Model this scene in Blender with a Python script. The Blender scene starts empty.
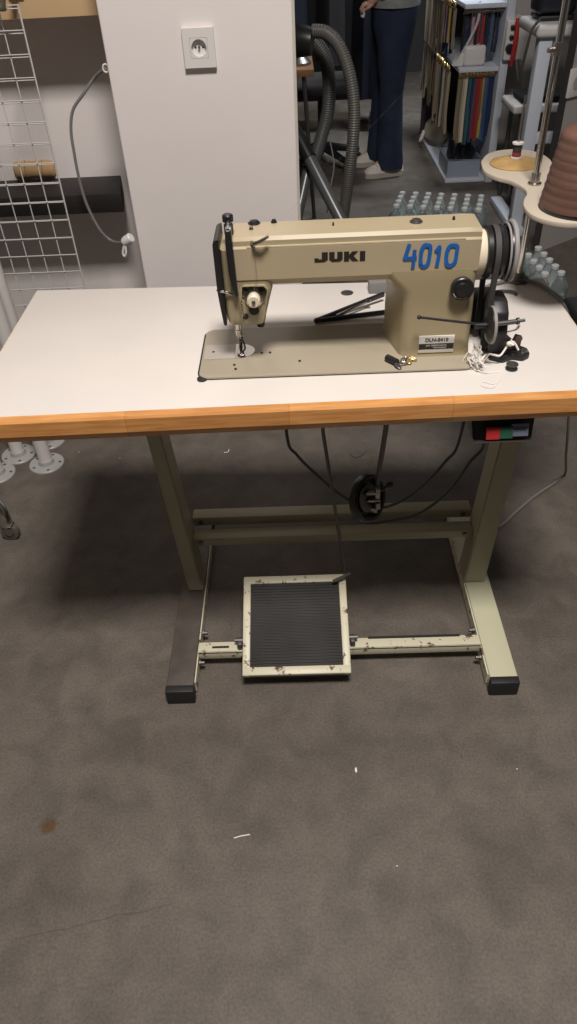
import bpy, bmesh, math, random
from mathutils import Vector, Matrix
random.seed(7)
PI = math.pi
C = bpy.context.scene.collection
S = bpy.context.scene

# ------------------------------------------------------------------ camera
F = 717.2243; CAM = Vector((0.022, -1.0075, 1.3999)); PIT, YAW, ROL = -0.7128, 0.0319, -0.054
fw = Vector((-math.sin(YAW)*math.cos(PIT), math.cos(YAW)*math.cos(PIT), math.sin(PIT)))
_r = Vector((math.cos(YAW), math.sin(YAW), 0)); _u = _r.cross(fw)
rt = math.cos(ROL)*_r + math.sin(ROL)*_u; up = -math.sin(ROL)*_r + math.cos(ROL)*_u
cd = bpy.data.cameras.new('camera'); cam = bpy.data.objects.new('camera', cd); C.objects.link(cam)
M = Matrix((rt, up, -fw)).transposed().to_4x4(); M.translation = CAM
cam.matrix_world = M
cd.sensor_fit = 'VERTICAL'; cd.sensor_height = 36.0; cd.lens = F/1024*36; cd.clip_start = 0.02
S.camera = cam
def at(px, py, x=None, y=None, z=None):
    d = fw + rt*(px-288.5)/F - up*(py-512)/F
    if x is not None: t = (x-CAM.x)/d.x
    elif y is not None: t = (y-CAM.y)/d.y
    else: t = (z-CAM.z)/d.z
    return CAM + d*t

# ------------------------------------------------------------------ world, lamps, exposure
S.view_settings.view_transform = 'Standard'; S.view_settings.look = 'None'
S.view_settings.exposure = 0.0; S.view_settings.gamma = 1.0
S.view_settings.use_curve_mapping = False
S.cycles.use_denoising = True
S.cycles.max_bounces = 8
w = bpy.data.worlds.new('world'); S.world = w; w.use_nodes = True
w.node_tree.nodes['Background'].inputs[0].default_value = (1.0, 0.93, 0.86, 1)
w.node_tree.nodes['Background'].inputs[1].default_value = 0.03
def lamp(name, loc, size, power, col, rx=0, spread=PI):
    l = bpy.data.lights.new(name, 'AREA'); l.shape = 'RECTANGLE'; l.size, l.size_y = size
    l.energy = power; l.color = col; l.spread = spread
    o = bpy.data.objects.new(name, l); C.objects.link(o); o.location = loc; o.rotation_euler = (rx, 0, 0)
    return o
lamp('ceiling_lamp', (0.2, -1.1, 3.9), (0.75, 0.6), 170, (1.0, 0.925, 0.875))
lamp('ceiling_lamp', (1.5, 4.3, 3.9), (1.2, 0.3), 52, (0.86, 0.93, 1.0), 0, math.radians(95))
lamp('ceiling_lamp', (-0.2, 5.8, 3.9), (1.2, 0.3), 14, (1.0, 0.95, 0.9), 0, math.radians(100))

# ------------------------------------------------------------------ materials
def mat(name, col, rough=0.5, metal=0.0, var=0.0, scale=20.0, col2=None, bump=0.0, bscale=None, trans=0.0, spec=0.5, stretch=None, ior=1.45):
    m = bpy.data.materials.new(name); m.use_nodes = True
    nt = m.node_tree; b = nt.nodes['Principled BSDF']
    b.inputs['Base Color'].default_value = (*col, 1); b.inputs['Roughness'].default_value = rough
    b.inputs['Metallic'].default_value = metal; b.inputs['Specular IOR Level'].default_value = spec
    if trans: b.inputs['Transmission Weight'].default_value = trans; b.inputs['IOR'].default_value = ior
    if var or col2 or bump:
        tc = nt.nodes.new('ShaderNodeTexCoord'); mp = nt.nodes.new('ShaderNodeMapping')
        nt.links.new(tc.outputs['Object'], mp.inputs[0])
        if stretch: mp.inputs['Scale'].default_value = stretch
    if var or col2:
        n = nt.nodes.new('ShaderNodeTexNoise'); n.inputs['Scale'].default_value = scale; n.inputs['Detail'].default_value = 6
        nt.links.new(mp.outputs[0], n.inputs['Vector'])
        r = nt.nodes.new('ShaderNodeValToRGB'); nt.links.new(n.outputs['Fac'], r.inputs[0])
        c2 = col2 or tuple(c*(1-var) for c in col); c1 = col if col2 else tuple(min(1, c*(1+var)) for c in col)
        r.color_ramp.elements[0].position = 0.35; r.color_ramp.elements[1].position = 0.65
        r.color_ramp.elements[0].color = (*c2, 1); r.color_ramp.elements[1].color = (*c1, 1)
        nt.links.new(r.outputs[0], b.inputs['Base Color'])
    if bump:
        n2 = nt.nodes.new('ShaderNodeTexNoise'); n2.inputs['Scale'].default_value = bscale or scale; n2.inputs['Detail'].default_value = 5
        nt.links.new(mp.outputs[0], n2.inputs['Vector'])
        bp = nt.nodes.new('ShaderNodeBump'); bp.inputs['Strength'].default_value = bump; bp.inputs['Distance'].default_value = 0.002
        nt.links.new(n2.outputs['Fac'], bp.inputs['Height']); nt.links.new(bp.outputs[0], b.inputs['Normal'])
    return m

def chipped(name, col, chip, amount, rough=0.45, scale=30, col2=None):
    """worn paint: rust or bare metal specks of their own shape"""
    m = mat(name, col, rough); nt = m.node_tree; b = nt.nodes['Principled BSDF']
    tc = nt.nodes.new('ShaderNodeTexCoord')
    n = nt.nodes.new('ShaderNodeTexNoise'); n.inputs['Scale'].default_value = scale; n.inputs['Detail'].default_value = 8; n.inputs['Roughness'].default_value = 0.7
    nt.links.new(tc.outputs['Object'], n.inputs['Vector'])
    r = nt.nodes.new('ShaderNodeValToRGB'); nt.links.new(n.outputs['Fac'], r.inputs[0])
    r.color_ramp.elements[0].position = 0.0; r.color_ramp.elements[0].color = (*col, 1)
    e = r.color_ramp.elements.new(amount-0.03); e.color = (*(col2 or col), 1)
    r.color_ramp.elements[-1].position = amount; r.color_ramp.elements[-1].color = (*chip, 1)
    nt.links.new(r.outputs[0], b.inputs['Base Color'])
    return m

def floor_mat():
    m = bpy.data.materials.new('worn_floor'); m.use_nodes = True; nt = m.node_tree; b = nt.nodes['Principled BSDF']
    L = nt.links.new; tc = nt.nodes.new('ShaderNodeTexCoord')
    def noise(scale, det, dist=0.0):
        n = nt.nodes.new('ShaderNodeTexNoise'); n.inputs['Scale'].default_value = scale; n.inputs['Detail'].default_value = det
        n.inputs['Distortion'].default_value = dist; L(tc.outputs['Object'], n.inputs['Vector']); return n
    def ramp(n, p0, c0, p1, c1):
        r = nt.nodes.new('ShaderNodeValToRGB'); L(n.outputs['Fac'], r.inputs[0])
        r.color_ramp.elements[0].position = p0; r.color_ramp.elements[1].position = p1
        r.color_ramp.elements[0].color = (*c0, 1); r.color_ramp.elements[1].color = (*c1, 1); return r
    def mix(kind, f, a, bb):
        x = nt.nodes.new('ShaderNodeMixRGB'); x.blend_type = kind; x.inputs[0].default_value = f
        L(a, x.inputs[1]); L(bb, x.inputs[2]); return x.outputs[0]
    base = ramp(noise(3.2, 7, 0.6), 0.3, (0.116, 0.100, 0.084), 0.72, (0.143, 0.125, 0.106)).outputs[0]
    v2 = ramp(noise(13, 10, 0.5), 0.32, (0.76, 0.76, 0.76), 0.68, (1.10, 1.09, 1.08)).outputs[0]
    v3 = ramp(noise(190, 5), 0.3, (0.78, 0.78, 0.78), 0.7, (1.16, 1.16, 1.16)).outputs[0]
    v4 = ramp(noise(24, 9, 1.2), 0.68, (1, 1, 1), 0.80, (0.72, 0.68, 0.64)).outputs[0]
    c = mix('MULTIPLY', 1, base, v2); c = mix('MULTIPLY', 1, c, v3); c = mix('MULTIPLY', 0.8, c, v4)
    def math_(op, a_, b_=None):
        x = nt.nodes.new('ShaderNodeMath'); x.operation = op; x.use_clamp = False
        for i_, q_ in enumerate((a_, b_)):
            if q_ is None: continue
            if isinstance(q_, (int, float)): x.inputs[i_].default_value = q_
            else: L(q_, x.inputs[i_])
        return x.outputs[0]
    geo = nt.nodes.new('ShaderNodeNewGeometry'); sp = nt.nodes.new('ShaderNodeSeparateXYZ'); L(geo.outputs['Position'], sp.inputs[0])
    st = at(48, 826, z=0); nz = noise(60, 5).outputs['Fac']
    dx_ = math_('SUBTRACT', sp.outputs[0], st.x); dy_ = math_('SUBTRACT', sp.outputs[1], st.y)
    dd_ = math_('SQRT', math_('ADD', math_('MULTIPLY', dx_, dx_), math_('MULTIPLY', dy_, dy_)))
    dd_ = math_('ADD', dd_, math_('MULTIPLY', nz, 0.03))
    sr = nt.nodes.new('ShaderNodeValToRGB'); L(dd_, sr.inputs[0]); sr.color_ramp.elements[0].position = 0.022; sr.color_ramp.elements[1].position = 0.034
    sr.color_ramp.elements[0].color = (0.85, 0.55, 0.32, 1); sr.color_ramp.elements[1].color = (1, 1, 1, 1)
    c = mix('MULTIPLY', 1, c, sr.outputs[0])
    k0, k1 = at(15, 940, z=0), at(175, 903, z=0); kd = (k1-k0).normalized(); kn_ = Vector((-kd.y, kd.x, 0))
    dl = math_('ABSOLUTE', math_('ADD', math_('SUBTRACT', math_('ADD', math_('MULTIPLY', sp.outputs[0], kn_.x), math_('MULTIPLY', sp.outputs[1], kn_.y)), k0.dot(kn_)), math_('MULTIPLY', math_('SUBTRACT', noise(14, 3).outputs['Fac'], 0.5), 0.02)))
    al = math_('SUBTRACT', math_('ADD', math_('MULTIPLY', sp.outputs[0], kd.x), math_('MULTIPLY', sp.outputs[1], kd.y)), k0.dot(kd))
    on = math_('MULTIPLY', math_('LESS_THAN', dl, 0.0011), math_('MULTIPLY', math_('GREATER_THAN', al, 0.0), math_('LESS_THAN', al, (k1-k0).length)))
    cm = nt.nodes.new('ShaderNodeMixRGB'); L(math_('MULTIPLY', on, 0.35), cm.inputs[0]); L(c, cm.inputs[1]); cm.inputs[2].default_value = (0.03, 0.026, 0.023, 1); c = cm.outputs[0]
    L(c, b.inputs['Base Color'])
    rr = ramp(noise(6, 6), 0.3, (0.5, 0.5, 0.5), 0.7, (0.66, 0.66, 0.66)); L(rr.outputs[0], b.inputs['Roughness'])
    b.inputs['Specular IOR Level'].default_value = 0.3
    bp = nt.nodes.new('ShaderNodeBump'); bp.inputs['Strength'].default_value = 0.15; bp.inputs['Distance'].default_value = 0.002
    L(noise(90, 5).outputs['Fac'], bp.inputs['Height']); L(bp.outputs[0], b.inputs['Normal'])
    return m

def wood_mat(name, c1, c2, stretch, scale=6, rough=0.45):
    m = bpy.data.materials.new(name); m.use_nodes = True; nt = m.node_tree; b = nt.nodes['Principled BSDF']; L = nt.links.new
    tc = nt.nodes.new('ShaderNodeTexCoord'); mp = nt.nodes.new('ShaderNodeMapping'); mp.inputs['Scale'].default_value = stretch
    L(tc.outputs['Object'], mp.inputs[0])
    n = nt.nodes.new('ShaderNodeTexNoise'); n.inputs['Scale'].default_value = scale; n.inputs['Detail'].default_value = 8; n.inputs['Distortion'].default_value = 0.4
    L(mp.outputs[0], n.inputs['Vector'])
    r = nt.nodes.new('ShaderNodeValToRGB'); L(n.outputs['Fac'], r.inputs[0])
    r.color_ramp.elements[0].position = 0.32; r.color_ramp.elements[1].position = 0.68
    r.color_ramp.elements[0].color = (*c2, 1); r.color_ramp.elements[1].color = (*c1, 1)
    # finger-jointed staves
    br = nt.nodes.new('ShaderNodeTexBrick'); br.inputs['Scale'].default_value = 1.0; br.inputs['Mortar Size'].default_value = 0.0006
    br.inputs['Brick Width'].default_value = 0.27; br.inputs['Row Height'].default_value = 0.5; br.offset = 0.37
    br.inputs['Color1'].default_value = (1, 1, 1, 1); br.inputs['Color2'].default_value = (0.74, 0.68, 0.62, 1); br.inputs['Mortar'].default_value = (0.6, 0.5, 0.4, 1)
    cx = nt.nodes.new('ShaderNodeSeparateXYZ'); cb = nt.nodes.new('ShaderNodeCombineXYZ'); L(tc.outputs['Object'], cx.inputs[0])
    L(cx.outputs[0], cb.inputs[0]); L(cx.outputs[1], cb.inputs[1]); L(cb.outputs[0], br.inputs['Vector'])
    mx = nt.nodes.new('ShaderNodeMixRGB'); mx.blend_type = 'MULTIPLY'; mx.inputs[0].default_value = 0.75
    L(r.outputs[0], mx.inputs[1]); L(br.outputs['Color'], mx.inputs[2]); L(mx.outputs[0], b.inputs['Base Color'])
    b.inputs['Roughness'].default_value = rough
    return m

def ribbed(name, col, axis, freq, rough=0.6, depth=0.002):
    m = mat(name, col, rough, var=0.15, scale=14); nt = m.node_tree; b = nt.nodes['Principled BSDF']
    tc = nt.nodes.new('ShaderNodeTexCoord'); wv = nt.nodes.new('ShaderNodeTexWave'); wv.wave_type = 'BANDS'; wv.bands_direction = axis
    wv.inputs['Scale'].default_value = freq; nt.links.new(tc.outputs['Object'], wv.inputs['Vector'])
    bp = nt.nodes.new('ShaderNodeBump'); bp.inputs['Distance'].default_value = depth; bp.inputs['Strength'].default_value = 0.8
    nt.links.new(wv.outputs['Fac'], bp.inputs['Height']); nt.links.new(bp.outputs[0], b.inputs['Normal'])
    return m

m_floor = floor_mat()
m_wall = mat('white_wall_paint', (0.78, 0.735, 0.71), 0.6, var=0.02, scale=3, bump=0.03, bscale=120)
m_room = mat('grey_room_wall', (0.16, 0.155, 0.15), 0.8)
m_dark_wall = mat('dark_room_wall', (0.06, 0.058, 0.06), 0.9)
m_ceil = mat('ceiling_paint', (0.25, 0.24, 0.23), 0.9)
m_lam = mat('white_laminate', (0.675, 0.64, 0.595), 0.42, var=0.015, scale=9)
m_edge = wood_mat('orange_varnished_wood', (0.74, 0.37, 0.125), (0.55, 0.24, 0.07), (4, 30, 60), 3, 0.35)
m_tan = mat('tan_board', (0.62, 0.43, 0.24), 0.6, var=0.05, scale=6)
m_black_wood = mat('black_board', (0.018, 0.016, 0.015), 0.55, var=0.15, scale=8, spec=0.25)
m_stand = chipped('olive_grey_steel_paint', (0.37, 0.345, 0.24), (0.07, 0.05, 0.03), 0.72, 0.4, 26)
m_foot = chipped('pale_green_steel_paint', (0.52, 0.51, 0.36), (0.10, 0.06, 0.03), 0.72, 0.4, 24)
m_footd = mat('worn_brown_steel', (0.075, 0.060, 0.052), 0.5, var=0.2, scale=20)
m_bar = chipped('chipped_cream_paint', (0.60, 0.57, 0.42), (0.12, 0.06, 0.04), 0.60, 0.45, 42)
m_rubber = mat('black_rubber', (0.014, 0.014, 0.014), 0.6)
m_tread = ribbed('ribbed_rubber_mat', (0.034, 0.033, 0.032), 'Y', 46, 0.65, 0.003)
m_black = mat('black_plastic', (0.016, 0.016, 0.017), 0.35)
m_blackm = mat('black_iron', (0.022, 0.022, 0.024), 0.42, 0.3)
m_chrome = mat('chrome', (0.62, 0.60, 0.57), 0.18, 1.0)
m_steel = mat('steel', (0.42, 0.40, 0.38), 0.32, 1.0, var=0.1, scale=30)
m_dsteel = mat('dull_dark_steel', (0.15, 0.145, 0.14), 0.45, 0.8)
m_mach = mat('tan_machine_enamel', (0.43, 0.36, 0.235), 0.34, var=0.03, scale=7)
m_mach2 = mat('olive_machine_enamel', (0.33, 0.275, 0.165), 0.36, var=0.04, scale=7)
m_bed = mat('grey_green_bed_enamel', (0.35, 0.31, 0.23), 0.33, var=0.03, scale=7)
m_cream = mat('cream_plastic', (0.74, 0.66, 0.50), 0.4)
m_ink = mat('black_lettering', (0.02, 0.016, 0.014), 0.5)
m_blue = mat('blue_marker_paint', (0.012, 0.115, 0.40), 0.5, var=0.12, scale=60)
m_platew = mat('label_white', (0.75, 0.73, 0.68), 0.5)
m_white = mat('white_plastic', (0.72, 0.70, 0.68), 0.4)
m_whitec = mat('white_coated_wire', (0.58, 0.57, 0.56), 0.4)
m_thread = mat('white_thread', (0.78, 0.75, 0.70), 0.8)
m_threadg = mat('grey_thread', (0.14, 0.13, 0.12), 0.8)
m_grey_cord = mat('grey_cable', (0.20, 0.195, 0.19), 0.5)
m_dark_cord = mat('dark_cable', (0.06, 0.058, 0.056), 0.5)
m_red = mat('red_plastic', (0.50, 0.03, 0.035), 0.45)
m_green = mat('dark_green_plastic', (0.025, 0.10, 0.065), 0.45)
m_bluegrey = mat('blue_grey_label', (0.20, 0.23, 0.32), 0.5)
m_wheelw = mat('grey_ring_rubber', (0.30, 0.29, 0.28), 0.5)
m_belt = mat('belt_fabric', (0.055, 0.053, 0.052), 0.7, bump=0.1, bscale=300)
m_felt = mat('tan_felt', (0.40, 0.26, 0.10), 0.95, var=0.1, scale=50, bump=0.3, bscale=300)
m_tray = mat('ivory_tray', (0.52, 0.46, 0.37), 0.45)
m_cone = mat('brown_wound_thread', (0.185, 0.100, 0.072), 0.5, col2=(0.125, 0.064, 0.046), scale=16, stretch=(0.35, 0.35, 2.2), bump=0.25, bscale=120)
m_roll = mat('tan_paper_roll', (0.52, 0.34, 0.17), 0.8, var=0.15, scale=12)
m_jeans = mat('dark_blue_denim', (0.012, 0.020, 0.046), 0.9, col2=(0.022, 0.034, 0.070), scale=7, bump=0.3, bscale=30)
m_skin = mat('skin', (0.58, 0.33, 0.25), 0.55)
m_sweat = mat('grey_green_knit', (0.30, 0.31, 0.30), 0.9, var=0.1, scale=60, bump=0.4, bscale=150)
m_hair = mat('brown_hair', (0.06, 0.035, 0.02), 0.6)
m_shoe = mat('off_white_leather', (0.66, 0.62, 0.55), 0.5)
m_sole = mat('sole_rubber', (0.45, 0.42, 0.37), 0.7)
m_hose = mat('grey_vacuum_hose', (0.105, 0.10, 0.092), 0.42)
m_hosed = mat('dark_vacuum_hose', (0.075, 0.078, 0.075), 0.45)
m_bottle = mat('clear_bottle', (0.80, 0.87, 0.87), 0.12, trans=0.78, ior=1.25)
m_cap = mat('bottle_cap', (0.55, 0.58, 0.58), 0.5)
m_wrap = mat('shrink_wrap', (0.85, 0.9, 0.9), 0.12, trans=0.95, ior=1.05)
m_bin = mat('clear_bin', (0.55, 0.62, 0.72), 0.2, trans=0.5, ior=1.2)
m_navy = mat('navy_cloth', (0.010, 0.012, 0.026), 0.9, bump=0.5, bscale=18)
m_char = mat('charcoal_cloth', (0.018, 0.017, 0.018), 0.9, bump=0.5, bscale=18)
m_shelfw = mat('white_shelf_board', (0.62, 0.66, 0.74), 0.45)
m_brass = mat('brass_hook', (0.62, 0.45, 0.20), 0.35, 0.8)
m_woodt = mat('brown_table_wood', (0.26, 0.13, 0.055), 0.5, var=0.2, scale=9)
m_pole_white = mat('white_steel_paint', (0.66, 0.64, 0.61), 0.4)
m_flange = mat('grey_white_flange', (0.36, 0.355, 0.345), 0.4)
m_greyb = mat('grey_partition', (0.42, 0.405, 0.385), 0.6)
m_bobw = mat('dark_thread', (0.03, 0.03, 0.032), 0.8)
m_olive = mat('dark_olive_plastic', (0.05, 0.048, 0.03), 0.6)

# ------------------------------------------------------------------ mesh helpers
def V(*a): return Vector(a)
class MB:
    def __init__(s): s.bm = bmesh.new()
    def box(s, c, d, rot=None, bev=0.0, seg=2):
        r = bmesh.ops.create_cube(s.bm, size=1.0); vs = r['verts']
        bmesh.ops.scale(s.bm, vec=Vector(d), verts=vs)
        if bev:
            es = list({e for v in vs for e in v.link_edges})
            rb = bmesh.ops.bevel(s.bm, geom=es, offset=bev, segments=seg, affect='EDGES', profile=0.5)
            vs = list({v for f in rb['faces'] for v in f.verts} | {v for v in vs if v.is_valid})
        if rot is not None: bmesh.ops.rotate(s.bm, cent=(0, 0, 0), matrix=rot, verts=vs)
        bmesh.ops.translate(s.bm, vec=Vector(c), verts=vs); return s
    def bx(s, x0, x1, y0, y1, z0, z1, bev=0.0, seg=2):
        return s.box(((x0+x1)/2, (y0+y1)/2, (z0+z1)/2), (abs(x1-x0), abs(y1-y0), abs(z1-z0)), None, bev, seg)
    def ring_loft(s, rings, cap=True, closed=False):
        rows = [[s.bm.verts.new(p) for p in r] for r in rings]; n = len(rows[0])
        pairs = list(zip(rows, rows[1:])) + ([(rows[-1], rows[0])] if closed else [])
        for a, b in pairs:
            for i in range(n):
                s.bm.faces.new((a[i], a[(i+1) % n], b[(i+1) % n], b[i]))
        if cap and not closed:
            s.bm.faces.new(rows[0][::-1]); s.bm.faces.new(rows[-1])
        return s
    def tube(s, pts, r, n=10, cap=True, closed=False):
        pts = [Vector(p) for p in pts]; m = len(pts)
        rs = r if isinstance(r, (list, tuple)) else [r]*m
        rings = []; prev = None
        for i, p in enumerate(pts):
            if closed: t = pts[(i+1) % m]-pts[i-1]
            else: t = pts[min(i+1, m-1)]-pts[max(i-1, 0)]
            t = t.normalized() if t.length > 1e-9 else Vector((0, 0, 1))
            if prev is None:
                a = Vector((0, 0, 1)) if abs(t.z) < 0.9 else Vector((1, 0, 0)); u = t.cross(a).normalized()
            else:
                u = prev - t*prev.dot(t); u = u.normalized() if u.length > 1e-6 else t.orthogonal().normalized()
            prev = u; v = t.cross(u)
            rings.append([p+(u*math.cos(2*PI*k/n)+v*math.sin(2*PI*k/n))*rs[i] for k in range(n)])
        return s.ring_loft(rings, cap, closed)
    def cyl(s, a, b, r, n=24, r2=None):
        return s.tube([a, b], [r, r if r2 is None else r2], n)
    def lathe(s, base, axis, prof, n=28):
        """prof: list of (distance along axis, radius)"""
        ax = Vector(axis).normalized(); u = ax.orthogonal().normalized(); v = ax.cross(u); base = Vector(base)
        rings = [[base+ax*h+(u*math.cos(2*PI*k/n)+v*math.sin(2*PI*k/n))*max(r, 1e-5) for k in range(n)] for h, r in prof]
        return s.ring_loft(rings)
    def prism(s, poly, vec, bev=0.0):
        vec = Vector(vec)
        a = [s.bm.verts.new(Vector(p)) for p in poly]; f = s.bm.faces.new(a)
        r = bmesh.ops.extrude_face_region(s.bm, geom=[f]); vs = [g for g in r['geom'] if isinstance(g, bmesh.types.BMVert)]
        bmesh.ops.translate(s.bm, vec=vec, verts=vs)
        if bev:
            es = list({e for v in a+vs for e in v.link_edges})
            bmesh.ops.bevel(s.bm, geom=es, offset=bev, segments=2, affect='EDGES', profile=0.5)
        return s
    def sphere(s, c, r, sub=2, scale=(1, 1, 1), rot=None):
        q = bmesh.ops.create_icosphere(s.bm, subdivisions=sub, radius=r); vs = q['verts']
        bmesh.ops.scale(s.bm, vec=Vector(scale), verts=vs)
        if rot is not None: bmesh.ops.rotate(s.bm, cent=(0, 0, 0), matrix=rot, verts=vs)
        bmesh.ops.translate(s.bm, vec=Vector(c), verts=vs); return s
    def build(s, name, m, parent=None, smooth=True, ang=35):
        bm = s.bm; bmesh.ops.recalc_face_normals(bm, faces=bm.faces[:])
        base = Vector((0, 0, 0)); p = parent
        while p is not None: base += p.location; p = p.parent
        if parent is None:
            lo = Vector([min(v.co[i] for v in bm.verts) for i in range(3)]); hi = Vector([max(v.co[i] for v in bm.verts) for i in range(3)])
            base = Vector(((lo.x+hi.x)/2, (lo.y+hi.y)/2, lo.z))
        bmesh.ops.translate(bm, vec=-base, verts=bm.verts[:])
        me = bpy.data.meshes.new(name); bm.to_mesh(me); bm.free(); me.materials.append(m)
        o = bpy.data.objects.new(name, me); C.objects.link(o)
        if parent is None: o.location = base
        else: o.parent = parent
        if smooth:
            for q in me.polygons: q.use_smooth = True
            try: me.set_sharp_from_angle(angle=math.radians(ang))
            except Exception: pass
        return o
def tag(o, label=None, cat=None, group=None, kind=None):
    if label: o['label'] = label
    if cat: o['category'] = cat
    if group: o['group'] = group
    if kind: o['kind'] = kind
    return o
def thing(name, loc, label, cat, group=None):
    o = bpy.data.objects.new(name, None); C.objects.link(o); o.location = Vector(loc); o.empty_display_size = 0.05
    return tag(o, label, cat, group)
def copy_tree(o, loc, label=None):
    r = o.copy(); C.objects.link(r); r.location = Vector(loc)
    if label: r['label'] = label
    for ch in list(o.children):
        c = ch.copy(); C.objects.link(c); c.parent = r
        for g in ch.children:
            d = g.copy(); C.objects.link(d); d.parent = c
    return r
def spline(pts, n=8):
    pts = [Vector(p) for p in pts]; out = []
    P = [2*pts[0]-pts[1]] + pts + [2*pts[-1]-pts[-2]]
    for i in range(1, len(P)-2):
        for k in range(n):
            t = k/n; a, b, c, d = P[i-1], P[i], P[i+1], P[i+2]
            out.append(0.5*((2*b)+(-a+c)*t+(2*a-5*b+4*c-d)*t*t+(-a+3*b-3*c+d)*t**3))
    out.append(pts[-1]); return out
def text_mesh(s, size, loc, bold=0.0, sx=1.0, extrude=0.0004, spacing=1.0, shear=0.0):
    """lettering on a surface facing -Y; returns an MB"""
    cu = bpy.data.curves.new('txt', 'FONT'); cu.body = s; cu.size = size; cu.align_x = 'CENTER'; cu.align_y = 'CENTER'
    cu.offset = bold; cu.extrude = extrude; cu.space_character = spacing; cu.shear = shear; cu.resolution_u = 4
    o = bpy.data.objects.new('txt', cu); C.objects.link(o)
    dg = bpy.context.evaluated_depsgraph_get(); me = bpy.data.meshes.new_from_object(o.evaluated_get(dg))
    b = MB(); b.bm.from_mesh(me)
    bmesh.ops.scale(b.bm, vec=(sx, 1, 1), verts=b.bm.verts[:])
    bmesh.ops.rotate(b.bm, cent=(0, 0, 0), matrix=Matrix.Rotation(PI/2, 3, 'X'), verts=b.bm.verts[:])
    bmesh.ops.translate(b.bm, vec=Vector(loc), verts=b.bm.verts[:])
    bpy.data.objects.remove(o); bpy.data.curves.remove(cu); bpy.data.meshes.remove(me)
    return b
def rrect(x0, x1, y0, y1, r, n=6):
    out = []
    for cx, cy, a0 in ((x1-r, y1-r, 0), (x0+r, y1-r, PI/2), (x0+r, y0+r, PI), (x1-r, y0+r, 1.5*PI)):
        for k in range(n+1):
            a = a0+k*PI/2/n; out.append((cx+r*math.cos(a), cy+r*math.sin(a)))
    return out

# ------------------------------------------------------------------ the setting
def struct(name, mb, m): return tag(mb.build(name, m, None, smooth=False), kind='structure')
struct('floor', MB().bx(-2.6, 3.2, -3.0, 7.4, -0.1, 0), m_floor)
struct('ceiling', MB().bx(-2.6, 3.2, -3.0, 7.4, 4.0, 4.1), m_ceil)
struct('wall_back', MB().bx(-2.6, 3.2, 7.2, 7.4, 0, 4.0), m_dark_wall)
struct('wall_right', MB().bx(3.0, 3.2, -3.0, 7.2, 0, 4.0), m_room)
struct('wall_left', MB().bx(-2.6, -2.4, -3.0, 1.45, 0, 4.0), m_room)
PY = 1.13                                                     # front of the white pillar wall
a, b, c, d = at(93, 0, y=PY), at(290, 0, y=PY), at(300, 215, y=PY), at(148, 286, y=PY)
xl, xr = (a.x+d.x)/2, (b.x+c.x)/2
struct('wall_front', MB().bx(xl, xr, PY, 1.62, 0, 4.0, 0.004), m_wall)
struct('wall_niche', MB().bx(-2.4, xl+0.01, 1.45, 1.6, 0, 4.0), m_wall)
struct('trim_1', MB().bx(xr, xr+0.006, PY+0.004, PY+0.03, 0, 4.0), mat('pale_metal_trim', (0.55, 0.52, 0.44), 0.4))

# ------------------------------------------------------------------ sewing table
H = 0.76; W2 = 0.544; D = 0.4847
T = thing('sewing_table', (0, 0.24, 0), 'white-topped industrial sewing table with orange wood front edge on olive steel stand', 'table')
FLp, FRp, BLp, BRp = V(-0.5455, -0.0035, 0), V(0.5455, 0.0165, 0), at(38, 290.2, z=H), at(542, 278, z=H)
top = MB(); top.prism([(p_.x, p_.y, H-0.045) for p_ in (FLp, FRp, BRp, BLp)], (0, 0, 0.045), 0.0015)
top.build('table_top', m_lam, T)
eb = MB()
prof = [(0.004, H), (0.004, H-0.046), (-0.004, H-0.046), (-0.012, H-0.034), (-0.014, H-0.030), (-0.014, H-0.004), (-0.011, H)]
eb.ring_loft([[(FLp.x, FLp.y-0.004+y, z) for y, z in prof], [(FRp.x, FRp.y-0.004+y, z) for y, z in prof]]); eb.build('edge_band', m_edge, T, ang=20)
eb = MB(); eb.prism([(FLp.x, FLp.y, H-0.045), (FLp.x-0.002, FLp.y, H-0.045), (BLp.x-0.002, BLp.y, H-0.045), (BLp.x, BLp.y, H-0.045)], (0, 0, 0.0445)); eb.build('edge_strip', m_cream, T)
eb = MB(); eb.prism([(FRp.x, FRp.y, H-0.045), (FRp.x+0.002, FRp.y, H-0.045), (BRp.x+0.002, BRp.y, H-0.045), (BRp.x, BRp.y, H-0.045)], (0, 0, 0.0445)); eb.build('edge_strip', m_cream, T)
# oval metal insert in the top
p = at(347, 293, z=H)
MB().lathe((p.x, p.y, H-0.001), (0, 0, 1), [(0, 0.013), (0.0018, 0.013), (0.0022, 0.011)]).build('cord_insert', m_dsteel, T)
# dark steel rails under the board that carry the posts
for x in (-0.33, 0.47):
    q = MB(); q.bx(x-0.03, x+0.03, 0.06, 0.43, H-0.057, H-0.045); q.build('mounting_rail', m_dsteel, T)
def post(xb0, xb1, xt0, xt1, y0, y1, zb, zt):
    q = MB(); q.ring_loft([[(xb0, y0, zb), (xb1, y0, zb), (xb1, y1, zb), (xb0, y1, zb)], [(xt0, y0, zt), (xt1, y0, zt), (xt1, y1, zt), (xt0, y1, zt)]])
    bmesh.ops.bevel(q.bm, geom=q.bm.edges[:], offset=0.003, segments=2, affect='EDGES'); return q
zt = H-0.057
# splayed posts: edges measured on the face at y=0.26
def xline(p0, p1, z):   # extrapolate x at height z from two pixels on y = .26
    a = at(*p0, y=0.26); b = at(*p1, y=0.26); return a.x+(b.x-a.x)*(z-a.z)/(b.z-a.z)
L0 = lambda z: xline((147, 440), (185, 578), z); L1 = lambda z: xline((162, 440), (199, 575), z)
R0 = lambda z: xline((500, 445), (467, 570), z); R1 = lambda z: xline((521, 445), (487, 573), z)
post(L0(.045), L1(.045), L0(zt), L1(zt), 0.26, 0.33, 0.045, zt).build('post', m_stand, T)
post(R0(.045), R1(.045), R0(zt), R1(zt), 0.26, 0.33, 0.045, zt).build('post', m_stand, T)
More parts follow.
